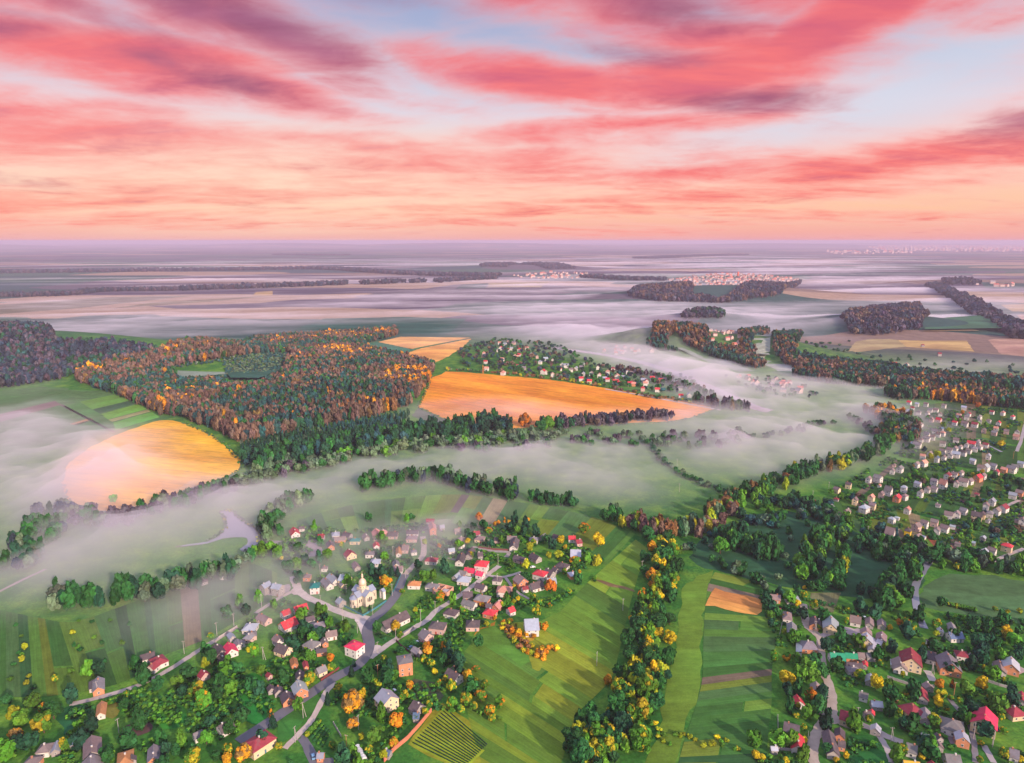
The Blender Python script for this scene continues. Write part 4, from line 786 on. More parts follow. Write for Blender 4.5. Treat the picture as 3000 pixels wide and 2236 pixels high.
COTT = {
'L': "80 180 R w;215 210 S w;370 210 N w;680 235 N w;1025 270 S w;130 275 M w;90 335 S w;245 350 G w;440 310 G w;400 365 N w;540 310 N w;615 385 N w;940 400 A w;1110 380 M w;1075 435 G w;1300 430 G w;1455 500 N w t;1625 535 R w;1510 345 M w;1700 360 A w;1870 430 R w;470 475 N p;590 480 R p;280 560 N w;190 605 R w B;870 530 R w;1040 545 N w B;1215 560 M w B;1300 510 G w;1370 660 N p;1580 635 A w t;1550 705 G p;1760 680 N p;1945 700 G w;1930 770 A p;525 680 G w;640 640 B g;660 710 A w;580 735 N w;385 730 G w;380 805 G w B;285 830 N w;210 780 N p;485 780 N w;110 900 B g;215 910 G w B;890 830 N w;660 890 N w;1155 895 R w B;1270 870 G w t;1300 950 N w;1400 915 M w;1070 920 N w;965 950 N w;875 980 N w;1110 1015 N w;1210 985 G w;1010 1045 D w B;890 1075 S w B;775 1010 N w t;655 1025 N w;790 1095 G w;680 1130 N w;560 1155 B w t;315 1110 A w;330 1225 A w B;210 1250 N w;440 1060 N w;1450 1110 S w;1180 1190 S w;1320 1310 N w;1400 1300 S w B;1535 1280 G w;1590 1385 M p;1720 1345 A b;1850 1330 G w B;1910 1300 G w;2010 1240 S w;745 1445 M w B;860 1430 N w;975 1400 N w;1270 1480 R b B;1360 1450 N w;1020 1550 N w B;1130 1540 N w;895 1580 N w;665 1600 A w T;510 1550 G w;230 1590 S w",
'M': "80 395 G w;190 410 R w s;490 540 G w B;610 640 N w;775 600 N p;600 215 N c;800 130 D c;590 375 M g s;915 400 N c t;1075 535 S w B;1195 350 A c;1370 290 N p;1490 240 G w T;1640 355 R b B;1770 330 N w;1760 190 S w t;1150 30 N w;1310 15 G w B;1335 140 A w s;1215 490 N c;1820 565 A w;1550 730 S w;1640 700 S w s;1830 930 D y;1980 850 N p;1515 990 N w T;2000 1035 N w;1990 110 S w",
'N': "275 270 N w t;395 210 N w;515 200 N w;580 480 N w s;760 650 N w;905 640 N w;1020 580 G w;1250 670 D c B;1345 650 D c;1475 630 G w;1410 490 N w;1515 420 S w;1595 580 N w;1710 530 M w B;1870 310 S w;1985 270 N b;345 800 N w t;515 780 N p;560 920 N w;690 880 N w;325 1030 S w s;920 1145 N g s;780 1220 M g s;1100 1440 R b;1360 1320 S w B;1510 1270 N w;1770 1200 R c B;1360 1045 S g s;1180 1130 S g s;1250 290 M p s;1950 750 N p s;2040 755 N w;830 850 S w s;1445 745 G w s",
'K': "1430 240 N w;1740 270 N w t;1560 1365 N w;1690 1325 G w B;1590 1260 N p s",
'O': "710 320 A w;800 340 S w;730 405 R w B;685 440 S w;850 430 R w;910 410 S w;1045 430 R w B;445 490 A p;440 530 S p;475 635 R w;755 590 A w;965 535 A w;1040 520 R w;1005 550 A w;1240 510 S w;1390 640 S w;1485 590 S w B;1605 600 N w;1735 755 R w;1830 700 S w B;1755 690 S w;1440 800 R w B;1490 810 A w;1600 850 A w;1740 880 K w;490 750 A w;770 820 A w B;1120 740 G g;1010 690 R g s;1340 550 N p;1995 745 S w;1910 770 N w;850 295 N p;945 320 N p;1170 405 A w",
'P': "40 680 S w;20 730 G g;295 730 N w;550 755 M w;460 805 A w;790 805 S w;50 840 S w;15 920 R w;320 860 A w;410 920 S w;460 935 R w;155 965 R w;620 880 A w B;715 895 S w;595 970 R w B;655 995 R w;840 1000 R w B;900 1010 A b;1065 945 S w B;1115 965 R w;1095 1000 A w;1050 1085 R p;1210 910 R w;1350 940 R w;1430 930 N w;1295 1105 R w;1620 990 S w;1680 1080 G w;1740 1030 N w;1800 1060 A w;1690 1210 R w;1830 1195 S w;860 820 N w;185 830 N w;870 420 A w;920 470 A w;400 440 A p;590 430 A p;650 420 S p;600 490 A w",
'V': "1997 748 M g;2033 767 M g;1881 783 S w;1936 788 R w;1963 790 A w;2185 812 R w;1792 785 S w"}
THINGS = []            # (object, class words, x, y, z, plural-free noun) for the labels
FOOT = []              # building footprints, to keep shrubs off them
def win_mesh():
    a = box(-.55, .55, -.06, .06, -.7, .7); b_ = box(-.42, -.04, -.09, .09, -.56, .56); c_ = box(.04, .42, -.09, .09, -.56, .56)
    V, F = cat_mesh([a, b_, c_]); me = bpy.data.meshes.new('window'); me.from_pydata(V, [], F); me.materials.append(M_FRAME); me.materials.append(M_GLASS)
    for i, p in enumerate(me.polygons): p.material_index = 0 if i < 6 else 1
    return me
WIN = win_mesh()
v, f = box(-.5, .5, -.07, .07, 0, 2.05); v2, f2 = box(-.06, .06, -.12, .12, .95, 1.1)
DOOR = bpy.data.meshes.new('door'); DOOR.from_pydata(*[(lambda q: q)(x) for x in (cat_mesh([(v, f)])[0], [], cat_mesh([(v, f)])[1])]); DOOR.materials.append(M_WOOD)
def chimney_mesh(h):
    return cat_mesh([box(-.32, .32, -.32, .32, -1.0, h), box(-.40, .40, -.40, .40, h, h + .18)])
def building(name, cx, cy_, L, Wd, ang, kind, roof, wall, hw, hr, rc, label_noun, detail=2, cls=None, lean=0):
    t = empty(name, (cx, cy_, float(hgt(cx, cy_))), ang)
    rcol, rname = ROOF[roof]; wcol, wname = WALL[wall]; k = rc.uniform(.82, 1.18); rcol = tuple(min(1, c * k * rc.uniform(.95, 1.05)) for c in rcol); k = rc.uniform(.88, 1.08); wcol = tuple(min(.85, c * k) for c in wcol)
    l, w = L / 2, Wd / 2; ov = .45 if L > 6 else .3; th = .16
    WV = [(-l, -w, -.3), (l, -w, -.3), (l, w, -.3), (-l, w, -.3), (-l, -w, hw), (l, -w, hw), (l, w, hw), (-l, w, hw)]
    WF = [(3, 2, 1, 0), (0, 1, 5, 4), (2, 3, 7, 6)]
    wm_ = M_BRICK if wall == 'b' else M_WALL; rm_ = M_METAL if roof in 'SBKTY' else M_ROOF
    sl_ = hr / w
    if kind == 'g':
        WV += [(-l, 0, hw + hr - .05), (l, 0, hw + hr - .05)]; WF += [(1, 2, 6, 9, 5), (3, 0, 4, 8, 7)]
        zt = hw + hr; ze = hw - ov * sl_; a = l + ov
        RV, RF = [], []
        for sg in (-1, 1):
            q = len(RV); yo = sg * (w + ov)
            RV += [(-a, 0, zt + th), (a, 0, zt + th), (a, yo, ze + th), (-a, yo, ze + th), (-a, 0, zt), (a, 0, zt), (a, yo, ze), (-a, yo, ze)]
            fs = [(0, 1, 2, 3), (7, 6, 5, 4), (0, 4, 5, 1), (1, 5, 6, 2), (2, 6, 7, 3), (3, 7, 4, 0)]
            RF += [tuple(i + q for i in (g_ if sg < 0 else g_[::-1])) for g_ in fs]
        if detail >= 1:      # ridge capping
            v_, f_ = box(-a, a, -.16, .16, zt + th - .06, zt + th + .09); q = len(RV); RV += v_; RF += [tuple(i + q for i in g_) for g_ in f_]
    elif kind == 'l':
        a = l + .2; RV, RF = cat_mesh([([(-a, -w - .3, hw - .1), (a, -w - .3, hw - .1), (a, w, hw + hr), (-a, w, hw + hr), (-a, -w - .3, hw + .05), (a, -w - .3, hw + .05), (a, w, hw + hr + .15), (-a, w, hw + hr + .15)], [(3, 2, 1, 0), (4, 5, 6, 7), (0, 1, 5, 4), (1, 2, 6, 5), (2, 3, 7, 6), (3, 0, 4, 7)])])
        WF += [(1, 2, 6, 5), (3, 0, 4, 7)]
    else:
        WF += [(1, 2, 6, 5), (3, 0, 4, 7)]
        a, b_ = l + ov, w + ov; rl = max(l - w * .9, .15); ze = hw - .05
        RV = [(-a, -b_, ze), (a, -b_, ze), (a, b_, ze), (-a, b_, ze), (-a, -b_, ze + th), (a, -b_, ze + th), (a, b_, ze + th), (-a, b_, ze + th), (-rl, 0, hw + hr), (rl, 0, hw + hr)]
        RF = [(3, 2, 1, 0), (0, 1, 5, 4), (1, 2, 6, 5), (2, 3, 7, 6), (3, 0, 4, 7), (4, 5, 9, 8), (6, 7, 8, 9), (5, 6, 9), (7, 4, 8)]
    mesh_obj('wall', WV, WF, wm_, t, wcol)
    ro = mesh_obj('roof', RV, RF, rm_, t, rcol)
    if kind != 'l' and (detail >= 2 or rc.random() < .35):
        cv, cf = chimney_mesh(.85); x_ = rc.choice((-1, 1)) * l * .45 if kind == 'g' else 0
        mesh_obj('chimney', cv, cf, M_BRICK, ro, rc.choice([(.45, .2, .12), (.6, .55, .5)]), (x_, .05, hw + hr * (.86 if kind != 'g' else .9)))
    # openings on the walls that face the viewer's side
    if detail >= 1:
        ca, sa = math.cos(ang), math.sin(ang)
        for nx, ny, half, span in ((0, -1, w, L), (0, 1, w, L), (1, 0, l, Wd), (-1, 0, l, Wd)):
            wxn, wyn = nx * ca - ny * sa, nx * sa + ny * ca
            if wxn * -cx + wyn * -cy_ < .12 * math.hypot(cx, cy_): continue
            n = max(1, int(span / 3.2)) if detail >= 2 else max(1, int(span / 4))
            for fl in range(2 if hw >= 4.8 else 1):
                zc = 1.55 + fl * 2.7
                if zc + .7 > hw: break
                for i in range(n):
                    p = (i + .5) / n * span - span / 2; off = half + .03
                    lx, ly = (p, ny * off) if nx == 0 else (nx * off, p)
                    if detail >= 2 and fl == 0 and i == n // 2 and nx == 0 and n > 1:
                        share('door', DOOR, t, rc.choice([(.25, .12, .08), (.45, .08, .06), (.5, .45, .4), (.1, .2, .25)]), (lx, ly, .05))
                    else: share('window', WIN, t, None, (lx, ly, zc), 0 if nx == 0 else R(90), None if hw > 2.6 else (.8, 1, .7))
            if kind == 'g' and nx != 0 and hr > 2.2: share('window', WIN, t, None, (nx * (l + .03), 0, hw + hr * .33), R(90), (.85, 1, .8))
    FOOT.append((cx, cy_, max(L, Wd) * .5 + 1.0))
    THINGS.append([t, cls or f'{rname}-roofed {wname} {label_noun}', cx, cy_, 3.0]); return t
rh = random.Random(21)
for z_, s_ in HOUSES.items():
    for e in s_.split(';'):
        q = e.split(); x1, y1, x2, y2 = map(float, q[:4]); kind, roof, wall = q[4:7]; w = float(q[7]); hw = float(q[8]) if len(q) > 8 else 3.0
        hr = float(q[9]) if len(q) > 9 else (.36 * w if kind == 'g' else .30 * w)
        zt = hw + hr * (1.0 if kind == 'g' else .45)
        a, b_ = PZ(z_, x1, y1, zt), PZ(z_, x2, y2, zt); L = math.hypot(b_[0] - a[0], b_[1] - a[1])
        if kind == 'y': L = max(L, w)
        if kind == 'h': L *= 1.08
        if L < w * .8 and kind != 'g': L = w
        L = max(L * .90, 3.0); w *= .91
        ang = math.atan2(b_[1] - a[1], b_[0] - a[0]); small = w <= 5 or (hw < 2.6)
        noun, cat = ('shed', 'shed') if small else ('house', 'house')
        t = building('farm_shed' if small else 'village_house', (a[0] + b_[0]) / 2, (a[1] + b_[1]) / 2, L, w, ang, 'l' if w <= 3.5 and hw < 2.6 else kind, roof, wall, min(hw, 2.6) if small and hw == 3.0 else hw, hr, rh, noun, 1 if small else 2)
        t['category'] = cat; t['group'] = 'sheds and outbuildings in the villages' if small else 'village houses'
for z_, s_ in COTT.items():
    for e in s_.split(';'):
        q = e.split(); px, py, roof, wall = float(q[0]), float(q[1]), q[2], q[3]; sz = q[4] if len(q) > 4 else ''
        L = {'': 5.7, 'B': 7.6, 't': 5.3, 'T': 6.8, 's': 3.8}[sz] * rh.uniform(.9, 1.12); w = L * rh.uniform(.72, .9); hw = {'': 4.6, 'B': 5.3, 't': 5.8, 'T': 6.4, 's': 2.5}[sz] * rh.uniform(.92, 1.1); hr = w * {'': .45, 'B': .40, 't': .5, 'T': .85, 's': .35}[sz]
        if z_ in 'OPV': L *= 1.3; w *= 1.3; hw *= 1.15; hr *= 1.2
        x, y = PZ(z_, px, py, hw * .7); base_a = R(-48) if z_ not in 'OPV' else R(-12)
        ang = base_a + R(90) * (rh.random() < .45) + rh.uniform(-.2, .2)
        t = building('garden_shed' if sz == 's' else 'summer_cottage', x, y, L, w, ang, 'g' if rh.random() < .85 or sz == 'T' else 'h', roof, wall, hw, hr, rh, 'hut' if sz == 's' else 'cottage', 1 if y < 950 and sz != 's' else 0)
        t['category'] = 'hut' if sz == 's' else 'cottage'
        t['group'] = ('huts between the hillside cottages' if sz == 's' else 'cottages on the hillside at right') if z_ not in 'OPV' else 'cottages behind the big orange field'
# unfinished brick house: roofless walls with partitions
x, y = PZ('E', 405, 950, 1.5); t = empty('unfinished_house', (x, y, 0), R(-24))
v, f = cat_mesh([box(-6, 6, -5, -4.7, -.3, 4), box(-6, 6, 4.7, 5, -.3, 3.4), box(-6, -5.7, -4.7, 4.7, -.3, 3.8), box(5.7, 6, -4.7, 4.7, -.3, 3.2), box(-.2, .1, -4.7, 4.7, -.3, 3.5), box(-5.7, -.2, -.2, .1, -.3, 3.2), box(.1, 5.7, .8, 1.1, -.3, 3.0)])
mesh_obj('wall', v, f, M_BRICK, t, (.68, .36, .26)); v, f = cat_mesh([box(1, 5, -3.6, .2, 2.98, 3.12)]); mesh_obj('floor_slab', v, f, M_CONC, t)
for i in range(3): share('window', WIN, t, None, (-4 + i * 4, -5.03, 1.7))
tag(t, 'roofless unfinished salmon-brick house with open partitions beside the street', 'house', 'village houses'); FOOT.append((x, y, 8))

# ---------------------------------------------------------------- domed church
ax0, ax1 = PZ('D', 1225, 1125), PZ('D', 1450, 1015); ca_ = math.atan2(ax1[1] - ax0[1], ax1[0] - ax0[0])
cx, cy_ = PZ('D', 1340, 1085); church = tag(empty('church', (cx, cy_, 0), ca_), 'cream domed church with blue-grey roofs and a gilded lantern above the road bend', 'church'); FOOT.append((cx, cy_, 15))
CW = (.62, .53, .42); CR = (.34, .37, .45)
def gable_arm(x0, x1, w, h, hr, along_x=True, apse=False):
    """walls of one arm of the cross plan and its two-slope roof"""
    c = lambda p: p if along_x else (-p[1], p[0], p[2])
    V = [(x0, -w, -.3), (x1, -w, -.3), (x1, w, -.3), (x0, w, -.3), (x0, -w, h), (x1, -w, h), (x1, w, h), (x0, w, h), (x0, 0, h + hr), (x1, 0, h + hr)]
    F = [(3, 2, 1, 0), (0, 1, 5, 4), (2, 3, 7, 6), (1, 2, 6, 9, 5), (3, 0, 4, 8, 7)]
    o = .5; RV, RF = [], []
    for sg in (-1, 1):
        q = len(RV); ze = h - o * hr / w
        RV += [(x0 - o, 0, h + hr + .22), (x1 + o, 0, h + hr + .22), (x1 + o, sg * (w + o), ze + .22), (x0 - o, sg * (w + o), ze + .22), (x0 - o, 0, h + hr + .04), (x1 + o, 0, h + hr + .04), (x1 + o, sg * (w + o), ze + .04), (x0 - o, sg * (w + o), ze + .04)]
        RF += [tuple(i + q for i in (g_ if sg < 0 else g_[::-1])) for g_ in [(0, 1, 2, 3), (7, 6, 5, 4), (0, 4, 5, 1), (1, 5, 6, 2), (2, 6, 7, 3), (3, 7, 4, 0)]]
    return ([c(p) for p in V], F), ([c(p) for p in RV], RF)
n_w, n_r = gable_arm(-9.0, 10, 4.6, 8.2, 2.6); t_w, t_r = gable_arm(-9.2, 9.2, 4.5, 8.6, 2.9, False)
mesh_obj('nave_wall', *n_w, M_WALL, church, CW); nr = mesh_obj('nave_roof', *n_r, M_METAL, church, CR)
mesh_obj('transept_wall', *t_w, M_WALL, church, CW); mesh_obj('transept_roof', *t_r, M_METAL, church, CR)
ap = [(-9 + 4.1 * math.cos(a), 4.1 * math.sin(a)) for a in np.linspace(R(90), R(270), 6)]
V = [(x, y, -.3) for x, y in ap] + [(x, y, 6.8) for x, y in ap]; n = len(ap); mesh_obj('apse_wall', V, [(i, i + 1, n + i + 1, n + i) for i in range(n - 1)] + [tuple(range(n, 2 * n))], M_WALL, church, CW)
V = [(-9 + (x + 9) * 1.1 - .02, y * 1.1, 6.75) for x, y in ap] + [(-8.8, 0, 9.4)]; mesh_obj('apse_roof', V, [(i, i + 1, n) for i in range(n - 1)] + [tuple(reversed(range(n)))], M_METAL, church, CR)
mesh_obj('drum_base', *box(-3.6, 3.6, -3.6, 3.6, 9.0, 12.2), M_WALL, church, CW)
dr = mesh_obj('drum', *lathe([(3.0, 12.2), (3.0, 14.0), (3.3, 14.05), (3.3, 14.4)], 20), M_WALL, church, (.80, .62, .40))
dm = mesh_obj('dome', *lathe([(3.1, 14.4), (3.35, 15.4), (3.2, 16.6), (2.6, 17.9), (1.7, 18.9), (.9, 19.4), (.8, 19.5)], 20), M_GOLD, church, smooth=True)
ln_ = mesh_obj('lantern', *lathe([(.75, 19.45), (.75, 21.0), (.95, 21.05), (.95, 21.25), (.6, 21.7), (.8, 22.2), (.55, 22.9), (.12, 23.4)], 12), M_GOLD, church, smooth=False)
mesh_obj('cross', *cat_mesh([box(-.07, .07, -.07, .07, 23.3, 25.4), box(-.07, .07, -.55, .55, 24.5, 24.64), box(-.07, .07, -.3, .3, 24.95, 25.05)]), M_GOLD, ln_)
for i in range(8):
    a = i * R(45) + R(22); share('window', WIN, dr, None, (3.02 * math.cos(a), 3.02 * math.sin(a), 13.1), a + R(90), (.6, 1, .9))
def arched():
    V = [(-.5, 0, -1.4), (.5, 0, -1.4)] + [(.5 * math.cos(a), 0, 1.0 + .5 * math.sin(a)) for a in np.linspace(0, math.pi, 8)]; n = len(V)
    V2 = [(x, .1, z) for x, _, z in V]; V1 = [(x, -.1, z) for x, _, z in V]
    me = bpy.data.meshes.new('window'); me.from_pydata(V1 + V2, [], [tuple(reversed(range(n))), tuple(range(n, 2 * n))] + [(i, (i + 1) % n, n + (i + 1) % n, n + i) for i in range(n)]); me.materials.append(M_GLASS); return me
ARCH = arched()
for x_ in (-7.2, -5.4, 6.2, 8.2):
    for sg in (-1, 1): share('window', ARCH, church, None, (x_, sg * 4.62, 4.4), 0, (.8, 1, .9))
for sg in (-1, 1):
    for k in (-1.9, 0, 1.9): share('window', ARCH, church, None, (k, sg * 9.22, 5.0), 0, (.9 if k else 1.3, 1, 1.0 if k else 1.35))
for i in (1, 2, 3): 
    a = np.linspace(R(90), R(270), 6)[i] + R(18); share('window', ARCH, church, None, (-9 + 3.96 * math.cos(a), 3.96 * math.sin(a), 3.8), a + R(90), (.7, 1, .8))
share('door', DOOR, church, (.2, .1, .06), (10.03, 0, 0), R(90), (2, 1, 1.5))
for x_ in (-9.0, 10.0):
    for sg in (-1, 1): mesh_obj('buttress', *box(x_ - .45, x_ + .45, sg * 4.6 - .4, sg * 4.6 + .4, -.3, 7.2), M_WALL, church, CW)
church.scale = (.82, .82, .92)
# bell gate beside the church
x, y = PZ('D', 1575, 1045); bg_ = tag(empty('bell_gate', (x, y, 0), ca_ + R(90)), 'small white bell gate with a grey gabled top by the church entrance', 'gate'); FOOT.append((x, y, 3))
mesh_obj('pier', *box(-2.2, -1.0, -1, 1, -.2, 5), M_WALL, bg_, (.78, .72, .66)); mesh_obj('pier', *box(1.0, 2.2, -1, 1, -.2, 5), M_WALL, bg_, (.78, .72, .66))
mesh_obj('lintel', *box(-2.2, 2.2, -1.02, 1.02, 5, 6), M_WALL, bg_, (.78, .72, .66))
mesh_obj('roof', [(-2.5, -1.3, 6), (2.5, -1.3, 6), (2.5, 1.3, 6), (-2.5, 1.3, 6), (0, -1.3, 7.8), (0, 1.3, 7.8)], [(3, 2, 1, 0), (0, 1, 4), (2, 3, 5), (1, 2, 5, 4), (3, 0, 4, 5)], M_METAL, bg_, CR)

# ---------------------------------------------------------------- utility poles
def pole_parts(t, h, double=False, rusty=False):
    m_ = M_WOOD if rusty else M_CONC; c_ = (.50, .22, .10) if rusty else (.5, .46, .42)
    mesh_obj('shaft', *lathe([(.17, -.3), (.15, h * .5), (.11, h)], 8), m_, t, c_)
    ar = mesh_obj('crossarm', *box(-1.0, 1.0, -.06, .06, h - .65, h - .5), M_WOOD, t, (.2, .16, .14))
    for k in (-.85, -.3, .3, .85): mesh_obj('insulator', *lathe([(.07, h - .5), (.09, h - .4), (.05, h - .25)], 6, k, 0), M_FRAME, ar, (.8, .8, .8))
    if double: 
        v = [(-.12, -.12, -.3 + 0), (.12, -.12, -.3), (.12, .12, -.3), (-.12, .12, -.3)]
        mesh_obj('strut', [(x + 1.7, y, z) for x, y, z in v] + [(x * .8 + .12, y * .8, h * .86) for x, y, z in v], [(3, 2, 1, 0), (4, 5, 6, 7), (0, 1, 5, 4), (1, 2, 6, 5), (2, 3, 7, 6), (3, 0, 4, 7)], M_CONC, t, c_)
for z_, s_ in {'A': "1440 1290;1180 830 d", 'B': "1605 1110 d;1510 1400 d;1540 840;1470 200;165 330;1120 400 d", 'C': "1515 740;1180 970;975 1090", 'D': "110 1150;825 1160;1090 1310 d;1455 1250;1690 1020;1135 1000;820 770;1270 1470;1850 800;1700 530",
               'E': "620 1000 r;310 1225;135 1330;1070 640;1060 880;960 445 d;1265 510;838 800;180 520", 'F': "440 340;443 625 r;210 1250;65 1490 r;945 400;660 180", 'G': "965 815 d", 'H': "950 925;665 1430 d", 'I': "1147 860;1600 1050", 'J': "50 1330 d;1590 1410 d;1298 1290;1000 650 r",
               'M': "790 880;1130 990;1650 1050;200 980;180 360;455 230", 'L': "1875 1150 r;2050 620", 'Q': "1875 750;1720 1075;1510 1520", 'V': "1465 1010;1470 1065"}.items():
    for e in s_.split(';'):
        q = e.split(); x, y = PZ(z_, float(q[0]), float(q[1])); fl = q[2] if len(q) > 2 else ''
        t = empty('utility_pole', (x, y, 0), rh.uniform(-.5, 1.2)); pole_parts(t, rh.uniform(8.2, 10), fl == 'd', fl == 'r')
        t['category'] = 'utility pole'; t['group'] = 'utility poles along the village lanes'
        THINGS.append([t, {'d': 'braced concrete utility pole', 'r': 'rust-coloured utility pole', '': 'slim concrete utility pole'}[fl], x, y, 4.0])

# ---------------------------------------------------------------- cars
def car(z_, px, py, ang, col, label):
    x, y = PZ(z_, px, py, .6); t = tag(empty('parked_car', (x, y, .15), R(ang)), label, 'car', 'cars parked in the yards')
    V, F = [], []
    prof = [(-2.1, .35), (-2.15, .8), (-1.5, .95), (-.95, 1.42), (.7, 1.45), (1.25, .98), (2.05, .85), (2.15, .4)]
    for sg, w in ((-1, .82), (1, .82)):
        for i, (a, b_) in enumerate(prof): V.append((a, sg * (w if b_ < 1.2 else .66), b_))
    n = len(prof); F = [tuple(range(n - 1, -1, -1))[::-1], tuple(range(n, 2 * n))[::-1]] + [(i, n + i, n + (i + 1) % n, (i + 1) % n) for i in range(n)]
    mesh_obj('body', V, F, M_PAINT, t, col)
    gl = [(-1.42, .98), (-.98, 1.36), (.66, 1.39), (1.12, 1.0)]
    for sg in (-1, 1):
        V = [(a, sg * (.84 - (b_ - .9) * .34), b_) for a, b_ in gl]; mesh_obj('side_window', V, [tuple(range(4)) if sg > 0 else (3, 2, 1, 0)], M_GLASS, t)
    mesh_obj('windscreen', [(1.27, -.72, 1.0), (1.27, .72, 1.0), (.76, .6, 1.44), (.76, -.6, 1.44)], [(0, 1, 2, 3)], M_GLASS, t); mesh_obj('rear_window', [(-1.53, -.72, .99), (-1.53, .72, .99), (-1.0, .6, 1.42), (-1.0, -.6, 1.42)], [(3, 2, 1, 0)], M_GLASS, t)
    for a in (-1.3, 1.35):
        for sg in (-1, 1):
            v, f = lathe([(.32, -.1), (.32, .1)], 12); mesh_obj('wheel', [(p, q_, r_) for p, r_, q_ in [(u[0], u[1], u[2]) for u in v]], f, M_TYRE, t, None, (a, sg * .8, .33))
    return t
car('F', 920, 190, 118, (.75, .76, .8), 'white car parked in the yard of the grey-roofed house by the village street')
car('F', 645, 780, 130, (.78, .78, .78), 'white car behind the silver-roofed two-storey house')
car('G', 1720, 570, 82, (.72, .76, .82), 'pale car parked between the brown house and the forked yard')
car('G', 1360, 1235, 15, (.8, .8, .82), 'white car in front of the long green-roofed barn')
car('B', 1725, 1575, 115, (.22, .42, .6), 'light blue car on the asphalt driveway at the bottom edge')
car('E', 1490, 668, 10, (.8, .8, .8), 'white car left of the bright red hip-roofed house')
car('J', 1660, 1130, 85, (.03, .04, .09), 'dark car beside the bright pink-roofed house')
car('F', 830, 255, 60, (.14, .26, .40), 'blue van-like car by the dark wooden fence')

# ---------------------------------------------------------------- walls, fences, greenhouse, hedges, vines
def fence(name, z_, pts, h, th, m_, col, label, posts=0):
    L = [PZ(z_, *p) for p in pts]; V, F = [], []; t = None
    for i in range(len(L) - 1):
        (x0, y0), (x1, y1) = L[i], L[i + 1]; d = math.hypot(x1 - x0, y1 - y0); nx, ny = -(y1 - y0) / d * th / 2, (x1 - x0) / d * th / 2
        k = len(V); V += [(x0 + nx, y0 + ny, -.2), (x1 + nx, y1 + ny, -.2), (x1 - nx, y1 - ny, -.2), (x0 - nx, y0 - ny, -.2), (x0 + nx, y0 + ny, h), (x1 + nx, y1 + ny, h), (x1 - nx, y1 - ny, h), (x0 - nx, y0 - ny, h)]
        F += [tuple(k + j for j in q) for q in [(0, 1, 2, 3), (7, 6, 5, 4), (4, 5, 1, 0), (5, 6, 2, 1), (6, 7, 3, 2), (7, 4, 0, 3)]]
    o = tag(mesh_obj(name, V, F, m_, color=col), label, 'fence' if 'fence' in name else 'wall')
    if posts:
        for i in range(len(L) - 1):
            (x0, y0), (x1, y1) = L[i], L[i + 1]; n = max(2, int(math.hypot(x1 - x0, y1 - y0) / posts))
            for j in range(n):
                x, y = x0 + (x1 - x0) * (j + .0) / n, y0 + (y1 - y0) * j / n; mesh_obj('post', *box(-.16, .16, -.16, .16, -.2, h + .2), m_, o, tuple(min(1, c * .9) for c in col), (x, y, 0), math.atan2(y1 - y0, x1 - x0))
    return o
fence('brick_wall', 'F', [(520, 1640), (640, 1500), (800, 1370), (960, 1190), (1090, 1030)], 2.3, .45, M_BRICK, (.62, .20, .12), 'long red brick wall along the edge of the vineyard', 9)
fence('wooden_fence', 'F', [(660, 175), (720, 240), (840, 330), (940, 405)], 1.7, .12, M_WOOD, (.09, .05, .05), 'dark wooden fence running behind the orange-brick tower house', 5)
fence('concrete_fence', 'F', [(760, 108), (890, 15)], 1.8, .2, M_CONC, (.5, .46, .44), 'pale concrete fence beside the long white house', 5)
fence('concrete_fence', 'H', [(0, 1480), (150, 1530), (330, 1590)], 1.6, .25, M_CONC, (.55, .5, .48), 'broken pale concrete fence on the slope below the big maroon-roofed house', 6)
fence('concrete_fence', 'H', [(1490, 1530), (1690, 1600), (1870, 1650)], 1.6, .25, M_CONC, (.55, .5, .48), 'pale concrete fence near the right edge above the pink-roofed house', 6)
fence('concrete_fence', 'J', [(560, 508), (710, 512)], 1.8, .3, M_CONC, (.55, .5, .48), 'short pale fence left of the tall orange tree in the right village', 5)
fence('yard_fence', 'I', [(405, 960), (410, 1180), (390, 1190), (395, 1455), (850, 1485), (870, 1200)], 1.6, .12, M_CONC, (.36, .31, .33), 'grey fence enclosing the yard with two red-roofed houses', 6)
fence('yard_fence', 'G', [(515, 665), (470, 665), (400, 1000)], 1.5, .14, M_CONC, (.5, .46, .44), 'thin pale fence along the edge of the right garden strips', 6)
fence('yard_fence', 'G', [(1005, 940), (1030, 1190)], 1.5, .12, M_CONC, (.5, .48, .5), 'white-grey fence along the dirt road below the lane fork', 5)
fence('church_fence', 'D', [(1040, 1110), (1240, 1215), (1335, 1265), (1480, 1180), (1620, 1085)], 1.4, .1, M_WOOD, (.04, .22, .26), 'teal fence round the lower corner of the churchyard', 4)
fence('church_fence', 'D', [(1680, 1010), (1740, 900), (1790, 780), (1800, 740)], 1.4, .1, M_WOOD, (.04, .22, .26), 'teal fence climbing beside the asphalt road above the bell gate', 4)
fence('yard_fence', 'C', [(960, 1170), (1000, 1120), (1220, 985)], 1.7, .14, M_CONC, (.5, .45, .43), 'pale fence in front of the misty left lane', 6)
fence('yard_fence', 'E', [(420, 555), (560, 590)], 1.3, .15, M_CONC, (.55, .5, .48), 'low white fence beside the maroon hip-roofed house', 5)
fence('yard_fence', 'E', [(830, 435), (1000, 460), (1200, 470)], 1.5, .12, M_WOOD, (.20, .07, .07), 'dark red plank fence in front of the L-shaped brown house', 5)
fence('yard_fence', 'B', [(1970, 1180), (2065, 1340)], 1.5, .14, M_CONC, (.55, .5, .47), 'pale fence beside the kitchen garden at the bottom', 5)
fence('yard_fence', 'B', [(1820, 660), (2040, 510)], 1.5, .12, M_WOOD, (.20, .045, .05), 'maroon fence between the asphalt road and the grey-roofed cream house', 5)
a, b_ = PZ('F', 190, 1440, 1.5), PZ('F', 275, 1600, 1.5); gl_ = math.hypot(b_[0] - a[0], b_[1] - a[1])
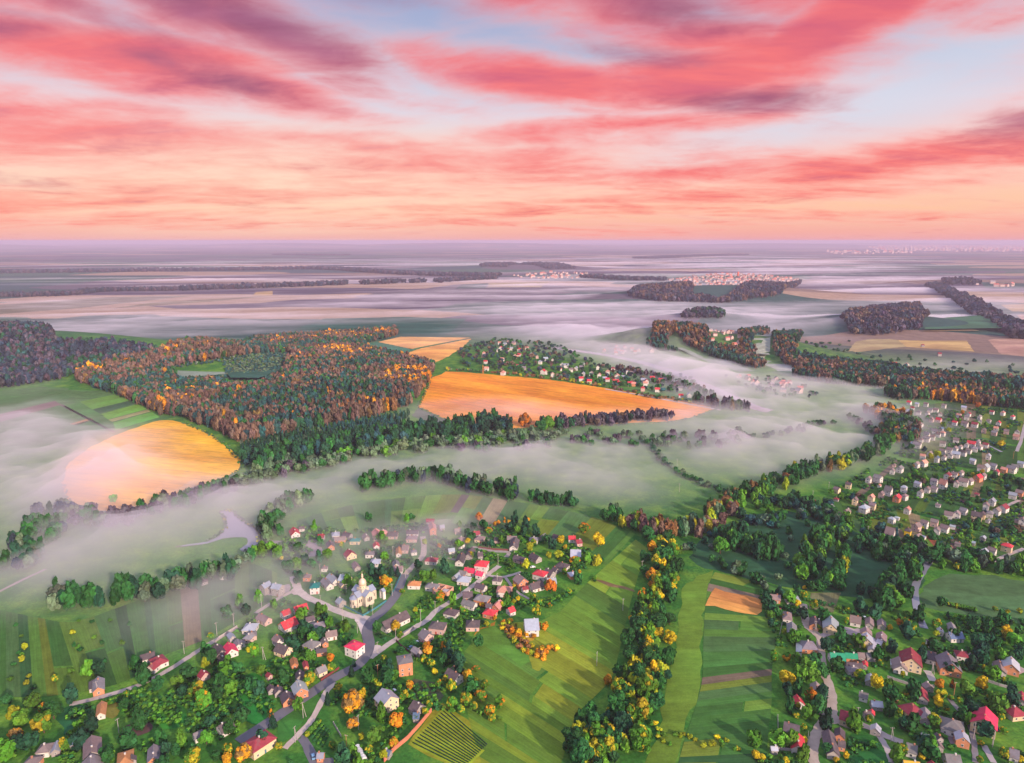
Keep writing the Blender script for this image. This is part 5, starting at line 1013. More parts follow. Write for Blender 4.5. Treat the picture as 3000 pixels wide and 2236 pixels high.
t = tag(empty('greenhouse', ((a[0] + b_[0]) / 2, (a[1] + b_[1]) / 2, 0), math.atan2(b_[1] - a[1], b_[0] - a[0])), 'white tunnel greenhouse beside the lane at the bottom edge', 'greenhouse')
V = []; 
for x_ in (-gl_ / 2, gl_ / 2): V += [(x_, 1.9 * math.cos(q), 2.3 * math.sin(q)) for q in np.linspace(0, math.pi, 9)]
mesh_obj('cover', V, [(i, i + 1, 9 + i + 1, 9 + i) for i in range(8)] + [tuple(range(9)), tuple(range(9, 18))[::-1]], M_FRAME, t, (.7, .72, .76))
for k in range(6): x_ = -gl_ / 2 + gl_ * (k + .5) / 6; q = np.linspace(0, math.pi, 9); mesh_obj('rib', [(x_ + s_, 1.95 * math.cos(a_), 2.36 * math.sin(a_)) for s_ in (-.06, .06) for a_ in q], [(i, i + 1, 9 + i + 1, 9 + i) for i in range(8)], M_CONC, t)
def bush_strip(name, p, q, w, h, pal, label, group=None, cat='hedge', n_per=1.0, lod=MID_T):
    d = math.hypot(q[0] - p[0], q[1] - p[1]); n = max(3, int(d / (w * .5) * n_per)); A = np.zeros((n, 7)); tt = (np.arange(n) + .5) / n
    A[:, 0] = p[0] + (q[0] - p[0]) * tt + rng.uniform(-.1, .1, n) * w; A[:, 1] = p[1] + (q[1] - p[1]) * tt + rng.uniform(-.1, .1, n) * w
    A[:, 3] = w * .62 * rng.uniform(.8, 1.2, n); A[:, 4] = h * .55 * rng.uniform(.8, 1.2, n); A[:, 2] = h * .5; A[:, 5] = rng.uniform(0, 6.28, n)
    C = np.array([PAL[pal[k]] for k in rng.integers(0, len(pal), n)]) * rng.uniform(.8, 1.2, (n, 1))
    return tag(merged_mesh(name, [(lod[0], A, C)]), label, cat, group)
bush_strip('cypress_hedge', PZ('F', 260, 575), PZ('F', 470, 740), 3.0, 3.2, 'lly', 'clipped yellow-green hedge leading to the silver-roofed two-storey house')
bush_strip('garden_hedge', PZ('B', 1650, 1330), PZ('B', 1800, 1160), 2.6, 2.0, 'lly', 'bright green hedge row along the kitchen garden at the bottom')
for k in range(4): bush_strip('crop_bed', PZ('B', 1690 + k * 45, 1370 + k * 28), PZ('B', 1840 + k * 28, 1190 + k * 26), 1.2, .8, 'glg', 'low row of vegetables in the kitchen garden at the bottom edge', 'vegetable rows in the kitchen garden', 'crop row')
bush_strip('meadow_hedge', PZ('H', 890, 385), PZ('H', 1340, 480), 3.0, 3.0, 'lly', 'light green hedge between the right meadow and the back gardens')
PV0, PV1, PV2, PV3 = VINE
for k in range(15):
    s_ = (k + .7) / 15.4; a = (PV0[0] + (PV3[0] - PV0[0]) * s_, PV0[1] + (PV3[1] - PV0[1]) * s_); b_ = (PV1[0] + (PV2[0] - PV1[0]) * s_, PV1[1] + (PV2[1] - PV1[1]) * s_)
    e = .04; p = (a[0] + (b_[0] - a[0]) * e, a[1] + (b_[1] - a[1]) * e); q = (a[0] + (b_[0] - a[0]) * (1 - e), a[1] + (b_[1] - a[1]) * (1 - e))
    bush_strip('vine_row', p, q, .42, .75, 'ggGk', 'straight dark vine row in the yellow-green vineyard', 'vine rows in the vineyard', 'vine row', .8)
# ---------------------------------------------------------------- single trees (centre of crown and crown radius as surveyed in each close-up)
TREES = {
'A': "175 1060 85 y;190 1300 95 b;510 1010 60 xo;520 1170 130 x;640 1010 120 g;420 960 60 g;790 1420 85 x;950 1220 75 l;1125 1200 65 l;1700 1180 45 l;1530 830 45 x;1460 1380 55 x;250 1150 65 g;330 900 75 g;1200 540 50 g;1050 540 60 g;300 235 40 y;260 390 40 y;660 625 45 x;1700 560 60 g;1500 950 75 g;1900 700 85 g;1760 620 60 g;80 870 70 g;860 850 60 G;1630 480 45 g;1940 1390 60 g;1550 1420 60 g;1990 1520 70 g;1300 1600 60 l;60 1560 60 g;250 1440 60 g;350 1440 60 l;980 1420 50 l",
'B': "470 370 100 g;1000 290 85 x;1090 530 75 l;1690 350 75 l;1635 270 35 x;1935 370 60 o;1940 490 60 x;1680 630 90 x;310 770 115 x;400 890 110 xo;600 680 95 g;230 590 70 l;80 660 85 l;1235 1170 62 c;1215 1060 40 co;1900 890 55 c;2020 740 60 x;430 1350 85 l;270 1560 120 x;690 1490 80 x;880 1530 110 b;690 1610 65 o;1310 1440 60 x;1490 240 42 l;700 1240 80 g;480 110 45 x;1370 650 40 l;1590 60 50 g;550 1560 75 g;60 1500 75 g;140 1400 65 g;470 1140 75 G;860 1130 50 G;1100 1400 50 g;1790 110 50 g;1720 160 45 g;640 590 60 g;140 800 70 g;1960 1440 50 x;1560 1000 30 l",
'C': "365 430 65 w;540 390 75 g;90 600 80 w;250 560 60 w;1470 640 60 w;1340 800 60 w;1240 700 60 w;1100 820 55 g",
'D': "110 420 70 g;300 510 75 l;350 560 28 Y;545 430 72 g;430 660 85 g;540 630 75 l;640 590 60 l;900 520 75 l;820 360 60 g;550 790 70 w;1080 410 40 x;1480 645 35 o;1590 840 72 o;1620 940 60 x;1660 830 40 o;1810 955 42 x;1730 1385 65 Y;1785 1490 45 x;1970 1185 35 y;2000 660 55 l;1570 330 45 l;750 180 65 w;1125 335 25 y;1500 1420 52 g;820 1215 60 g;1440 720 60 G;1560 740 60 G;1690 740 45 c;1755 740 42 c;665 1430 50 l;790 1490 45 g;620 1240 60 g;1920 60 60 g;1860 100 50 g;1400 60 60 w;240 110 70 w;330 230 60 w;800 560 60 g;720 640 55 g;1600 560 45 w;1020 1080 30 c;1300 1200 20 c;1415 1180 22 c;1140 880 40 g;560 1280 55 w;260 1130 60 w;90 1060 60 w;1130 1420 50 g",
'E': "700 350 48 Y;360 412 32 o;180 365 40 y;955 225 50 xo;1030 145 30 o;1075 130 20 o;1150 105 25 co;1200 118 25 o;1430 95 32 o;1120 345 50 l;1830 335 60 Y;1885 430 33 Y;1500 360 45 x;1460 430 48 y;1685 525 42 y;1800 515 60 y;2005 590 75 xo;1710 900 80 r;370 1030 72 xo;1540 1200 65 x;2045 745 38 o;1640 1390 55 o;90 670 48 g;430 690 55 l;640 1190 48 x;590 415 38 l;750 525 38 x;840 60 50 r;205 1620 60 o;420 1620 62 xo;1265 900 26 Y;1580 1090 42 x;1700 1135 32 xo;1490 1030 50 x;1300 210 70 G;1410 160 50 g;1530 230 55 g;1380 250 50 G;1220 190 60 G;1650 330 60 g;1720 400 50 g;900 170 50 g;1280 100 40 g;690 260 45 g;760 310 40 g;990 400 40 l;1870 720 40 x;1150 970 40 x;1230 1030 38 Y;1310 1050 34 Y;1260 1090 30 y;880 1120 38 o;1130 1130 42 x;930 1350 40 y;1030 1280 32 o;1420 1480 34 o;1500 1500 30 o;1240 1430 40 o;1330 1450 40 o;520 1090 30 G;290 780 45 l;180 800 40 g;850 1600 50 g;1560 1380 40 o;2030 820 55 g;1930 960 45 x",
'F': "1050 285 70 o;1250 265 60 xo;510 375 42 x;830 715 62 o;755 840 72 x;250 830 78 Y;130 930 130 b;140 1160 85 b;670 1150 100 o;630 1410 62 o;1520 585 70 o;1330 730 75 x;1260 640 55 x;1630 505 55 xo;1740 710 58 x;1635 665 40 y;1065 940 46 x;1020 1030 54 x;1130 545 48 Y;1085 450 55 x;1000 400 50 x;1900 910 85 xo;1690 830 85 xo;1500 880 88 x;1340 910 75 x;1800 1010 75 xo;340 1490 52 x;510 1550 58 y;30 1590 60 g;1820 1100 58 x;150 455 36 c;1180 700 48 xo;1400 420 70 G;1300 330 70 G;1250 420 60 G;1420 560 50 G;120 560 50 c;540 640 50 G;500 1100 50 l;400 1350 60 G;240 1330 30 y;1450 1000 60 x;1600 960 60 x;1560 760 60 g;900 1100 46 x",
'Q': "1405 405 52 xo;1525 500 60 Y;1955 560 40 o;1955 790 50 o;1960 860 42 o;2050 610 62 Y;2010 960 58 Y;2110 890 56 Y;1880 1050 58 xo;1790 1130 28 o;2130 580 58 x;2130 820 52 x;1940 1370 76 x;2100 1290 58 Y;2010 1260 50 Y;1600 1640 40 o;1850 1510 50 x;2010 1610 58 x;1920 445 58 g;2080 480 60 g;1850 1190 88 g;2000 1160 80 g;1760 1300 70 g;1790 1410 78 g;1930 1460 78 g;1830 1600 78 g;1690 1570 58 g;2080 1450 68 g;1890 1100 68 g;2100 1130 60 g;2020 1050 58 g;1990 680 52 x;2170 700 60 g;1900 640 50 g;1880 940 44 xo;2060 1570 64 G",
'V': "1240 1600 30 g;1290 1590 26 x;1390 1600 30 x;1380 1545 28 x;1402 1492 26 x;1335 1530 28 g;1310 1622 26 x;1260 1640 28 g;1352 1575 26 G;1420 1520 22 g;1340 1490 22 x;1135 910 14 b;1185 918 14 l;1172 920 14 g;245 1080 9 w;1560 1180 20 l;1600 1170 20 g;1640 1185 20 g;1690 1190 12 g;1440 1195 20 g;1395 1235 14 g",
'G': "560 1490 140 Y;550 1170 78 xo;360 1150 70 x;700 345 58 Y;810 225 58 x;810 110 24 o;950 385 68 x;1445 620 58 x;1020 715 55 x;1090 615 40 l;780 570 40 l;1235 1140 58 x;1650 1410 105 x;1900 1560 105 Y;1140 1025 50 l;640 915 45 l;1370 895 45 l;1500 1005 45 x;1620 965 48 l;2000 985 35 y;1700 1015 40 x;1240 1255 40 y;1385 1275 30 y;1900 1180 50 l;1960 1260 48 x;1660 400 85 l;1300 1330 48 l;885 1010 30 co;480 560 40 x;380 540 40 l;500 780 30 y;1870 530 45 l;1450 420 40 x;700 1250 60 g;850 1350 70 g;720 1450 70 G;950 1250 60 g;240 320 50 g;600 320 45 g;1100 1440 55 g;900 1480 55 G;330 480 40 g",
'H': "175 640 55 o;290 650 82 xo;390 730 68 x;490 560 70 l;740 660 78 x;740 805 50 y;560 1005 55 x;1790 765 90 Y;1630 430 50 x;1815 475 40 y;2000 465 45 y;1860 630 36 c;910 545 40 c;1215 575 40 c;800 365 50 g;500 1195 36 g;1470 1340 48 x;1450 1250 48 l;1760 1235 40 l;1765 1510 45 x;230 1430 50 x;785 1570 75 o;980 1580 48 co;1420 1570 100 Y;700 1040 60 G;1000 860 50 g;850 890 36 c;1300 700 60 g;1500 720 70 G;1550 900 70 G;1380 960 80 w;1900 940 80 w;1940 1180 70 w;1400 1140 60 g;300 800 60 g;1980 780 60 g;1250 1300 60 g;1600 1480 50 g;950 1390 40 g;60 1050 50 g;40 720 30 Y;1740 620 50 g",
'J': "815 600 92 x;760 720 85 Y;190 880 50 x;30 900 50 l;240 1090 60 l;1110 995 48 l;1730 955 55 x;1760 1160 62 x;240 1430 85 x;1760 1510 88 x;520 1550 58 Y;670 1420 58 l;570 1420 58 l;1410 1340 35 x;1390 1600 40 x;910 1620 45 x;270 605 50 x;100 690 58 g;1095 705 40 x;960 665 30 x;1650 730 50 l;2030 1610 40 Y;120 1600 40 l;700 1010 100 x;430 660 60 g;1250 900 60 g;1230 1050 50 g;350 1120 55 g;890 830 45 x;1540 660 40 x;380 560 60 G;1800 640 50 x;1180 580 50 g;1900 700 60 g;620 1540 50 l;1500 1250 45 g;1650 850 40 g;20 650 50 l",
'I': "900 650 105 xo;920 560 58 o;1060 650 58 l;1115 560 58 x;700 790 58 x;690 920 62 x;860 940 65 l;800 1110 48 x;810 1295 25 Y;1150 1450 88 g;1435 1530 25 Y;1290 1600 42 Y;530 1620 48 Y;780 1570 58 l;1150 1085 45 g;80 1530 85 Y;180 1570 58 Y;60 1340 45 l;700 560 70 G;560 600 60 G;1000 820 60 g;600 840 60 g;1790 980 62 x;1570 1100 40 g;590 1370 45 g;430 1380 36 g",
'L': "1670 875 70 Y;770 650 45 y;460 1100 50 y;575 1060 60 y;650 550 40 y;1000 350 40 o;950 520 35 y;795 1510 42 Y;1180 1410 42 y;1810 585 58 x;1060 85 58 r;1265 210 50 r;1350 1365 36 Y;930 1420 36 o;170 1265 36 o",
'N': "1490 1425 45 x;1300 1440 48 l;1410 1430 36 y;900 1530 70 x;1040 1560 70 l;430 1430 80 l;650 1500 80 l;1210 1560 70 g;310 870 40 x;520 1270 50 x;1510 1440 20 Y"}
TN = {'g': ('dark green leafy tree', 'tree'), 'G': ('deep green leafy tree', 'tree'), 'l': ('light green leafy tree', 'tree'), 'y': ('yellow-green tree', 'tree'), 'Y': ('golden yellow tree', 'tree'), 'o': ('orange autumn tree', 'tree'), 'r': ('rust-red tree', 'tree'), 'b': ('brown-orange tree', 'tree'),
      'x': ('green tree with yellow foliage', 'tree'), 'xo': ('green tree with orange foliage', 'tree'), 'w': ('grey-green misty tree', 'tree'), 'c': ('dark pointed conifer', 'conifer'), 'co': ('rust-orange pointed conifer', 'conifer')}
cand = []
for z_, s_ in TREES.items():
    for e in s_.split(';'):
        q = e.split(); u, v = zp(z_, float(q[0]), float(q[1])); rp_ = float(q[2]) * ZN[z_][2]; cand.append([u, v, rp_, q[3]])
keep = []
for c_ in sorted(cand, key=lambda c: -c[2]):
    if all(math.hypot(c_[0] - k[0], c_[1] - k[1]) > .55 * max(c_[2], k[2]) for k in keep): keep.append(c_)
colourful = [k for k in keep if k[3] not in 'gGlw']; plain = [k for k in keep if k[3] in 'gGlw']
extra = []
if len(keep) > 298: extra = plain[298 - len(colourful):]; keep = colourful + plain[:298 - len(colourful)]
rt = random.Random(3)
def spot(u, v, rpx):
    x, y = plane(u, v, 4); f = y * CP + (CAM_H - 4) * SP; r_ = min(max(rpx * f / FPX * .86, 1.5), 8.5); x, y = P(u, v, r_ * 1.15); return x, y, r_
for i, (u, v, rpx, code) in enumerate(keep):
    x, y, r_ = spot(u, v, rpx); con = code[0] == 'c'; sec = 0.0; lst = NEAR_ME[0]; pc = code
    if code == 'x': sec = .42; pc = 'l'
    elif code == 'xo': sec = .48; pc = 'l'; lst = NEAR_ME[1]
    elif code == 'Y': sec = .5; pc = 'Y'; lst = NEAR_ME[0]
    elif code == 'o': pc = 'o'; sec = .25; lst = NEAR_ME[0]
    elif code == 'r': pc = 'r'; sec = .3; lst = NEAR_ME[1]
    elif code == 'b': pc = 'b'; sec = .3; lst = NEAR_ME[1]
    elif code == 'c': pc = 'c'
    elif code == 'co': pc = 'c'; sec = .75
    k = rt.uniform(.8, 1.2); col = tuple(min(1, c * k * rt.uniform(.92, 1.08)) for c in PAL[pc])
    t = empty('conifer_tree' if con else 'leafy_tree', (x, y, float(hgt(x, y))), rt.uniform(0, 6.28))
    if con: share('crown', CONI_ME[i % 2], t, (*col, sec), (0, 0, r_ * 1.75), 0, (r_ * 1.25, r_ * 1.25, r_ * 1.7)); th = r_ * 3.2
    else:
        a = r_ * rt.uniform(.9, 1.1); hz = r_ * rt.uniform(.95, 1.2); share('crown', lst[rt.randrange(6)], t, (*col, sec), (0, 0, hz * 1.18), 0, (a, r_, hz)); th = r_ * 2.2
    share('trunk', TRUNK_ME[i % 3], t, None, (0, 0, 0), 0, (th * .9, th * .9, th))
    cls, cat = TN[code]; t['category'] = cat; t['group'] = 'conifers in the gardens' if con else 'single trees in the villages and the belt'
    THINGS.append([t, cls, x, y, r_ * 1.15])
# undergrowth between the houses: nobody could count it
blocked = FOOT + [(x, y, w * .5 + 1.6) for x, y, w in ROADS if y < 1000] + [(x, y - 5.5, w * .5 + 3.5) for x, y, w in ROADS if y < 900 and w >= 4]
grid = {}
for b_ in blocked: grid.setdefault((int(b_[0] // 30), int(b_[1] // 30)), []).append(b_)
def free(x, y, pad=0.0):
    gx_, gy_ = int(x // 30), int(y // 30)
    return all((x - b_[0]) ** 2 + (y - b_[1]) ** 2 > (b_[2] + pad) ** 2 for i in (-1, 0, 1) for j in (-1, 0, 1) for b_ in grid.get((gx_ + i, gy_ + j), ()))
def scrub(name, polyZ, zone, spacing, keepf, pal, r0, h, label, lod=0, conifer=0.0):
    pts = [p for p in fill([(u / VS, v / VS) for u, v in (zp(zone, *q) for q in polyZ)], spacing, .8) if rt.random() < keepf and free(*p, r0 * .6)]
    return wood(name, pts, pal, r0, h, label, lod=lod, conifer=conifer) if pts else None
def clump(polyZ, zone, spacing, thr, scale, seed, pad):
    P_ = np.array(fill([(u / VS, v / VS) for u, v in (zp(zone, *q) for q in polyZ)], spacing, .8)); n = fbm(P_[:, 0] / scale + 40, P_[:, 1] / scale + 40, seed, 3)
    return [tuple(p) for p, q in zip(P_, n) if q > thr and free(p[0], p[1], pad)]
VIL_L = [(-60, 1530), (100, 1525), (300, 1475), (450, 1405), (560, 1330), (640, 1250), (600, 1180), (650, 1140), (760, 1150), (900, 1135), (1060, 1140), (1180, 1165), (1310, 1200), (1290, 1260), (1180, 1320), (1010, 1370), (990, 1450), (1090, 1560), (900, 1530), (840, 1665), (-60, 1665)]
wood('undergrowth', clump(VIL_L, 'V', 3.0, .49, 26, 200, 1.0), 'gglglgl', 1.5, 2.2, 'shrubs and orchard undergrowth between the houses of the main village', lod=1)
wood('village_trees', clump(VIL_L, 'V', 10.5, .66, 40, 210, 2.6), 'gggGglly', 3.3, 7.5, 'ordinary green trees filling the gaps in the main village', lod=0)
VIL_R = [(1640, 1280), (1720, 1290), (1840, 1320), (1990, 1330), (2230, 1345), (2230, 1665), (1640, 1665), (1690, 1560), (1680, 1400)]
wood('undergrowth', clump(VIL_R, 'V', 3.0, .50, 22, 220, 1.0), 'gglglg', 1.5, 2.2, 'shrubs and orchard undergrowth between the houses of the right village', lod=1)
wood('village_trees', clump(VIL_R, 'V', 10, .64, 34, 230, 2.6), 'ggGgllx'.replace('x', 'y'), 3.2, 7, 'ordinary green trees filling the gaps in the right village', lod=0)
HILLP = [(1965, 885), (2230, 885), (2230, 1235), (2060, 1215), (1900, 1165), (1750, 1095), (1850, 1035), (1950, 975)]
wood('undergrowth', clump(HILLP, 'V', 4.0, .53, 26, 240, 2.0), 'gglgtl', 1.6, 2.2, 'garden shrubs between the cottages on the hillside', lod=1)
wood('village_trees', clump(HILLP, 'V', 11, .63, 40, 250, 4.0), 'ggtGgmll', 3.0, 6, 'garden trees between the cottages on the hillside', lod=0)
if extra: wood('village_trees', [spot(u, v, r_)[:2] for u, v, r_, c_ in extra], 'gGl', 4, 9, 'remaining small green trees scattered through both villages', lod=0)
wood('tree_belt', [p for p in along([(1432, 1175), (1445, 1215), (1440, 1262), (1418, 1312), (1402, 1360), (1392, 1420), (1392, 1480), (1372, 1540), (1350, 1600), (1320, 1660)], 20, 6.0)], 'gglglyYylg', 3.6, 9, 'dark lower trees of the long belt dividing the two villages', lod=0)
wood('tree_belt', along([(1250, 1570), (1300, 1600), (1290, 1640), (1250, 1665)], 22, 6.5), 'gglyG', 3.6, 9, 'dark lower trees at the bottom end of the dividing belt', lod=0)
wood('undergrowth', along([(1090, 1345), (1130, 1395), (1170, 1420), (1195, 1400)], 9, 3.4), 'obYxob'.replace('x', 'y'), 1.9, 2.4, 'orange and yellow bushes round the white house at the field edge', lod=0)
wood('undergrowth', along([(1390, 1560), (1450, 1600), (1500, 1600), (1600, 1625)], 10, 4.4), 'yYly', 1.6, 1.8, 'yellow-green tall weeds at the foot of the right garden strips', lod=0)
wood('undergrowth', [q for q in fill([(0, 1325), (160, 1345), (330, 1290), (290, 1465), (0, 1510)], 9, .9) if rt.random() < .28], 'glgly', 1.8, 2.2, 'loose bushes on the left garden strips', lod=0)

# ---------------------------------------------------------------- far settlements: masses of small houses
def far_houses(name, spots_, label, size, hmul=1.0, tall=0.0):
    V, F, mi = [], [], []
    for x, y in spots_:
        L = size * rt.uniform(.7, 1.4); w = L * rt.uniform(.6, .85); h = L * .45 * hmul; a = rt.uniform(-.6, .6) + (1.57 if rt.random() < .4 else 0); z = float(hgt(x, y)); c_, s_ = math.cos(a), math.sin(a)
        if rt.random() < tall: h *= rt.uniform(1.4, 2.6); hr = .3
        else: hr = w * .42
        q = [(-L / 2, -w / 2, -1), (L / 2, -w / 2, -1), (L / 2, w / 2, -1), (-L / 2, w / 2, -1), (-L / 2, -w / 2, h), (L / 2, -w / 2, h), (L / 2, w / 2, h), (-L / 2, w / 2, h), (-L / 2, 0, h + hr), (L / 2, 0, h + hr)]
        k = len(V); V += [(x + p * c_ - r_ * s_, y + p * s_ + r_ * c_, z + t_) for p, r_, t_ in q]
        for f_ in [(0, 1, 5, 4), (2, 3, 7, 6), (1, 2, 6, 9, 5), (3, 0, 4, 8, 7)]: F.append(tuple(i + k for i in f_)); mi.append(0)
        m_ = rt.choice((1, 1, 2, 3))
        for f_ in [(4, 5, 9, 8), (6, 7, 8, 9)]: F.append(tuple(i + k for i in f_)); mi.append(m_)
    o = mesh_obj(name, V, F, FARM); o.data.polygons.foreach_set('material_index', mi); o.color = (1, 1, 1, 1); return tag(o, label, None, None, 'stuff')
FARM = [simple('far_wall', (.62, .45, .41)), simple('far_roof_red', (.52, .16, .13)), simple('far_roof_grey', (.30, .26, .28)), simple('far_roof_brown', (.25, .15, .13))]
def some(poly, spacing, kf): return [p for p in fill(poly, spacing, .9) if rt.random() < kf]
far_houses('far_houses', some([(1500, 722), (1540, 718), (1600, 722), (1620, 750), (1600, 768), (1540, 745)], 20, .75), 'hidden hamlet of white houses ringed by the river-bend woods', 9)
far_houses('far_houses', some([(1580, 815), (1640, 812), (1760, 845), (1740, 860), (1640, 835)], 20, .75), 'white cottages half lost in the river mist', 9)
far_houses('far_houses', some([(1330, 745), (1440, 740), (1460, 755), (1350, 768)], 22, .5), 'pink-lit cottages on the wooded spur by the mist', 9)
far_houses('far_houses', some([(1440, 606), (1560, 592), (1660, 596), (1740, 606), (1660, 616), (1560, 626), (1470, 628)], 46, .55), 'hilltop village of red and white houses above the mist', 15)
far_houses('far_houses', some([(1090, 598), (1180, 590), (1280, 592), (1300, 600), (1180, 606)], 75, .55), 'distant red-roofed village at the end of the far tree line', 18)
far_houses('far_town', some([(1880, 535), (2000, 531), (2230, 533), (2230, 545), (2050, 545), (1900, 541)], 190, .42), 'pale pink town spread along the horizon at right', 52, 1.0, .25)
far_houses('far_town', some([(1780, 545), (1900, 543), (2000, 548), (1820, 551)], 200, .35), 'scattered outskirts below the horizon town', 45, 1.0, .1)
far_houses('far_houses', some([(2100, 610), (2170, 612), (2216, 620), (2140, 622)], 60, .35), 'few pale farm buildings beyond the dark avenue', 18)
x, y = PV(1597, 598); tw = tag(empty('silo_tower', (x, y, float(hgt(x, y)))), 'bright red tower rising above the hilltop village', 'tower')
mesh_obj('shaft', *lathe([(7, -2), (7, 26), (7.6, 26.2), (7.6, 28)], 14), M_BRICK, tw, (.85, .16, .08)); mesh_obj('cap', *lathe([(7.6, 28), (5, 32), (.4, 34)], 14), M_METAL, tw, (.7, .2, .12))
x, y = PZ('O', 432, 830); mast = tag(empty('orange_mast', (x, y, 0)), 'short orange lattice mast on the upper edge of the big orange field', 'mast')
for sx in (-1, 1):
    for sy in (-1, 1): mesh_obj('leg', [(sx * 1.1 + a, sy * 1.1 + b_, -.2) for a, b_ in ((-.15, -.15), (.15, -.15), (.15, .15), (-.15, .15))] + [(sx * .35 + a, sy * .35 + b_, 17) for a, b_ in ((-.1, -.1), (.1, -.1), (.1, .1), (-.1, .1))], [(3, 2, 1, 0), (4, 5, 6, 7), (0, 1, 5, 4), (1, 2, 6, 5), (2, 3, 7, 6), (3, 0, 4, 7)], M_WOOD, mast, (.85, .25, .08))
for k in range(8): q = 1.1 - .75 * (k * 2.1) / 17; mesh_obj('brace', *cat_mesh([box(-q, q, -q - .07, -q + .07, k * 2.1 + .8, k * 2.1 + 1.0), box(-q, q, q - .07, q + .07, k * 2.1 + .8, k * 2.1 + 1.0), box(-q - .07, -q + .07, -q + .08, q - .08, k * 2.1 + .8, k * 2.1 + 1.0), box(q - .07, q + .07, -q + .08, q - .08, k * 2.1 + .8, k * 2.1 + 1.0)]), M_WOOD, mast, (.85, .25, .08))

# ---------------------------------------------------------------- labels: each thing is told apart by its look and the nearest landmark one can find
LM = [('the domed church', 'D', 1330, 980), ('the pond', 'Z', 1400, 310), ('the long white house', 'D', 1715, 1260), ('the orange-brick tower house', 'F', 765, 430), ('the vineyard', 'F', 1310, 1330), ('the long crimson-roofed hall', 'B', 1070, 1370),
      ('the tall rust-red tree', 'E', 1710, 900), ('the unfinished brick house', 'E', 405, 940), ('the red-roofed farm trio', 'C', 1850, 850), ('the big red-roofed mansion', 'E', 870, 615), ('the long green-roofed barn', 'G', 1400, 1110), ('the small orange stubble plot', 'V', 1585, 1303),
      ('the lane fork in the right village', 'G', 1050, 870), ('the dirt crossroads', 'I', 1220, 970), ('the bright pink-roofed house', 'J', 1450, 960), ('the big maroon-roofed house', 'H', 360, 1110), ('the yellow-walled cottage', 'M', 1830, 930), ('the rust-brown plot', 'N', 470, 1090),
      ('the dark ploughed plot', 'N', 1090, 450), ('the golden hillside willow', 'L', 1670, 875), ('the red brick hillside cottage', 'L', 1270, 1480), ('the tower-like salmon-roofed cottage', 'L', 665, 1600), ('the steep-gabled tall cottage', 'M', 1490, 240), ("the big orange field's left tip", 'V', 908, 880),
      ("the big orange field's right tip", 'V', 1545, 886), ('the green-roofed cottage', 'O', 1740, 880), ('the orange lattice mast', 'O', 432, 760), ('the misty river bank', 'V', 1600, 870), ('the round golden field-edge tree', 'Q', 1525, 500), ('the silver-roofed two-storey house', 'F', 545, 830), ('the white house with red dormers', 'E', 1475, 1330),
      ('the round bright lawn', 'B', 980, 870), ('the maroon farm by the left lane', 'A', 1880, 420), ('the grey roof at the bottom edge', 'A', 1100, 1590), ('the teal-roofed white house', 'D', 750, 880), ('the blue-roofed house', 'H', 1030, 790), ('the golden tree in the right gardens', 'H', 1790, 765), ('the dark cornfield at the bottom', 'V', 1880, 1630), ('the forked stream', 'V', 1990, 1250)]
LM = [(n_, *zp(z_, a, b_)) for n_, z_, a, b_ in LM]
ORD = ['nearest', 'second', 'third', 'fourth', 'fifth', 'sixth', 'seventh', 'eighth', 'ninth', 'tenth']
groups = {}
for o, cls, x, y, z in THINGS: groups.setdefault(cls, []).append((o, *proj(x, y, z + float(hgt(x, y)))))
for cls, L in groups.items():
    best = {}
    for n_, a, b_ in LM:
        sec = {}
        for i, (o, u, v) in enumerate(L):
            du, dv = u - a, v - b_; d = math.hypot(du, dv)
            if d < 9: continue
            s_ = ('right of' if du > 0 else 'left of') if abs(du) > abs(dv) else ('below' if dv > 0 else 'above'); sec.setdefault(s_, []).append((d, i))
        for s_, q in sec.items():
            for r_, (d, i) in enumerate(sorted(q)):
                sc = r_ * 260 + d
                if r_ < 10 and (i not in best or sc < best[i][0]): best[i] = (sc, f'{cls}, {ORD[r_]} one {s_} {n_}')
    for i, (o, u, v) in enumerate(L): o['label'] = best[i][1] if i in best else f'{cls} at the far edge of the view'
special = {}
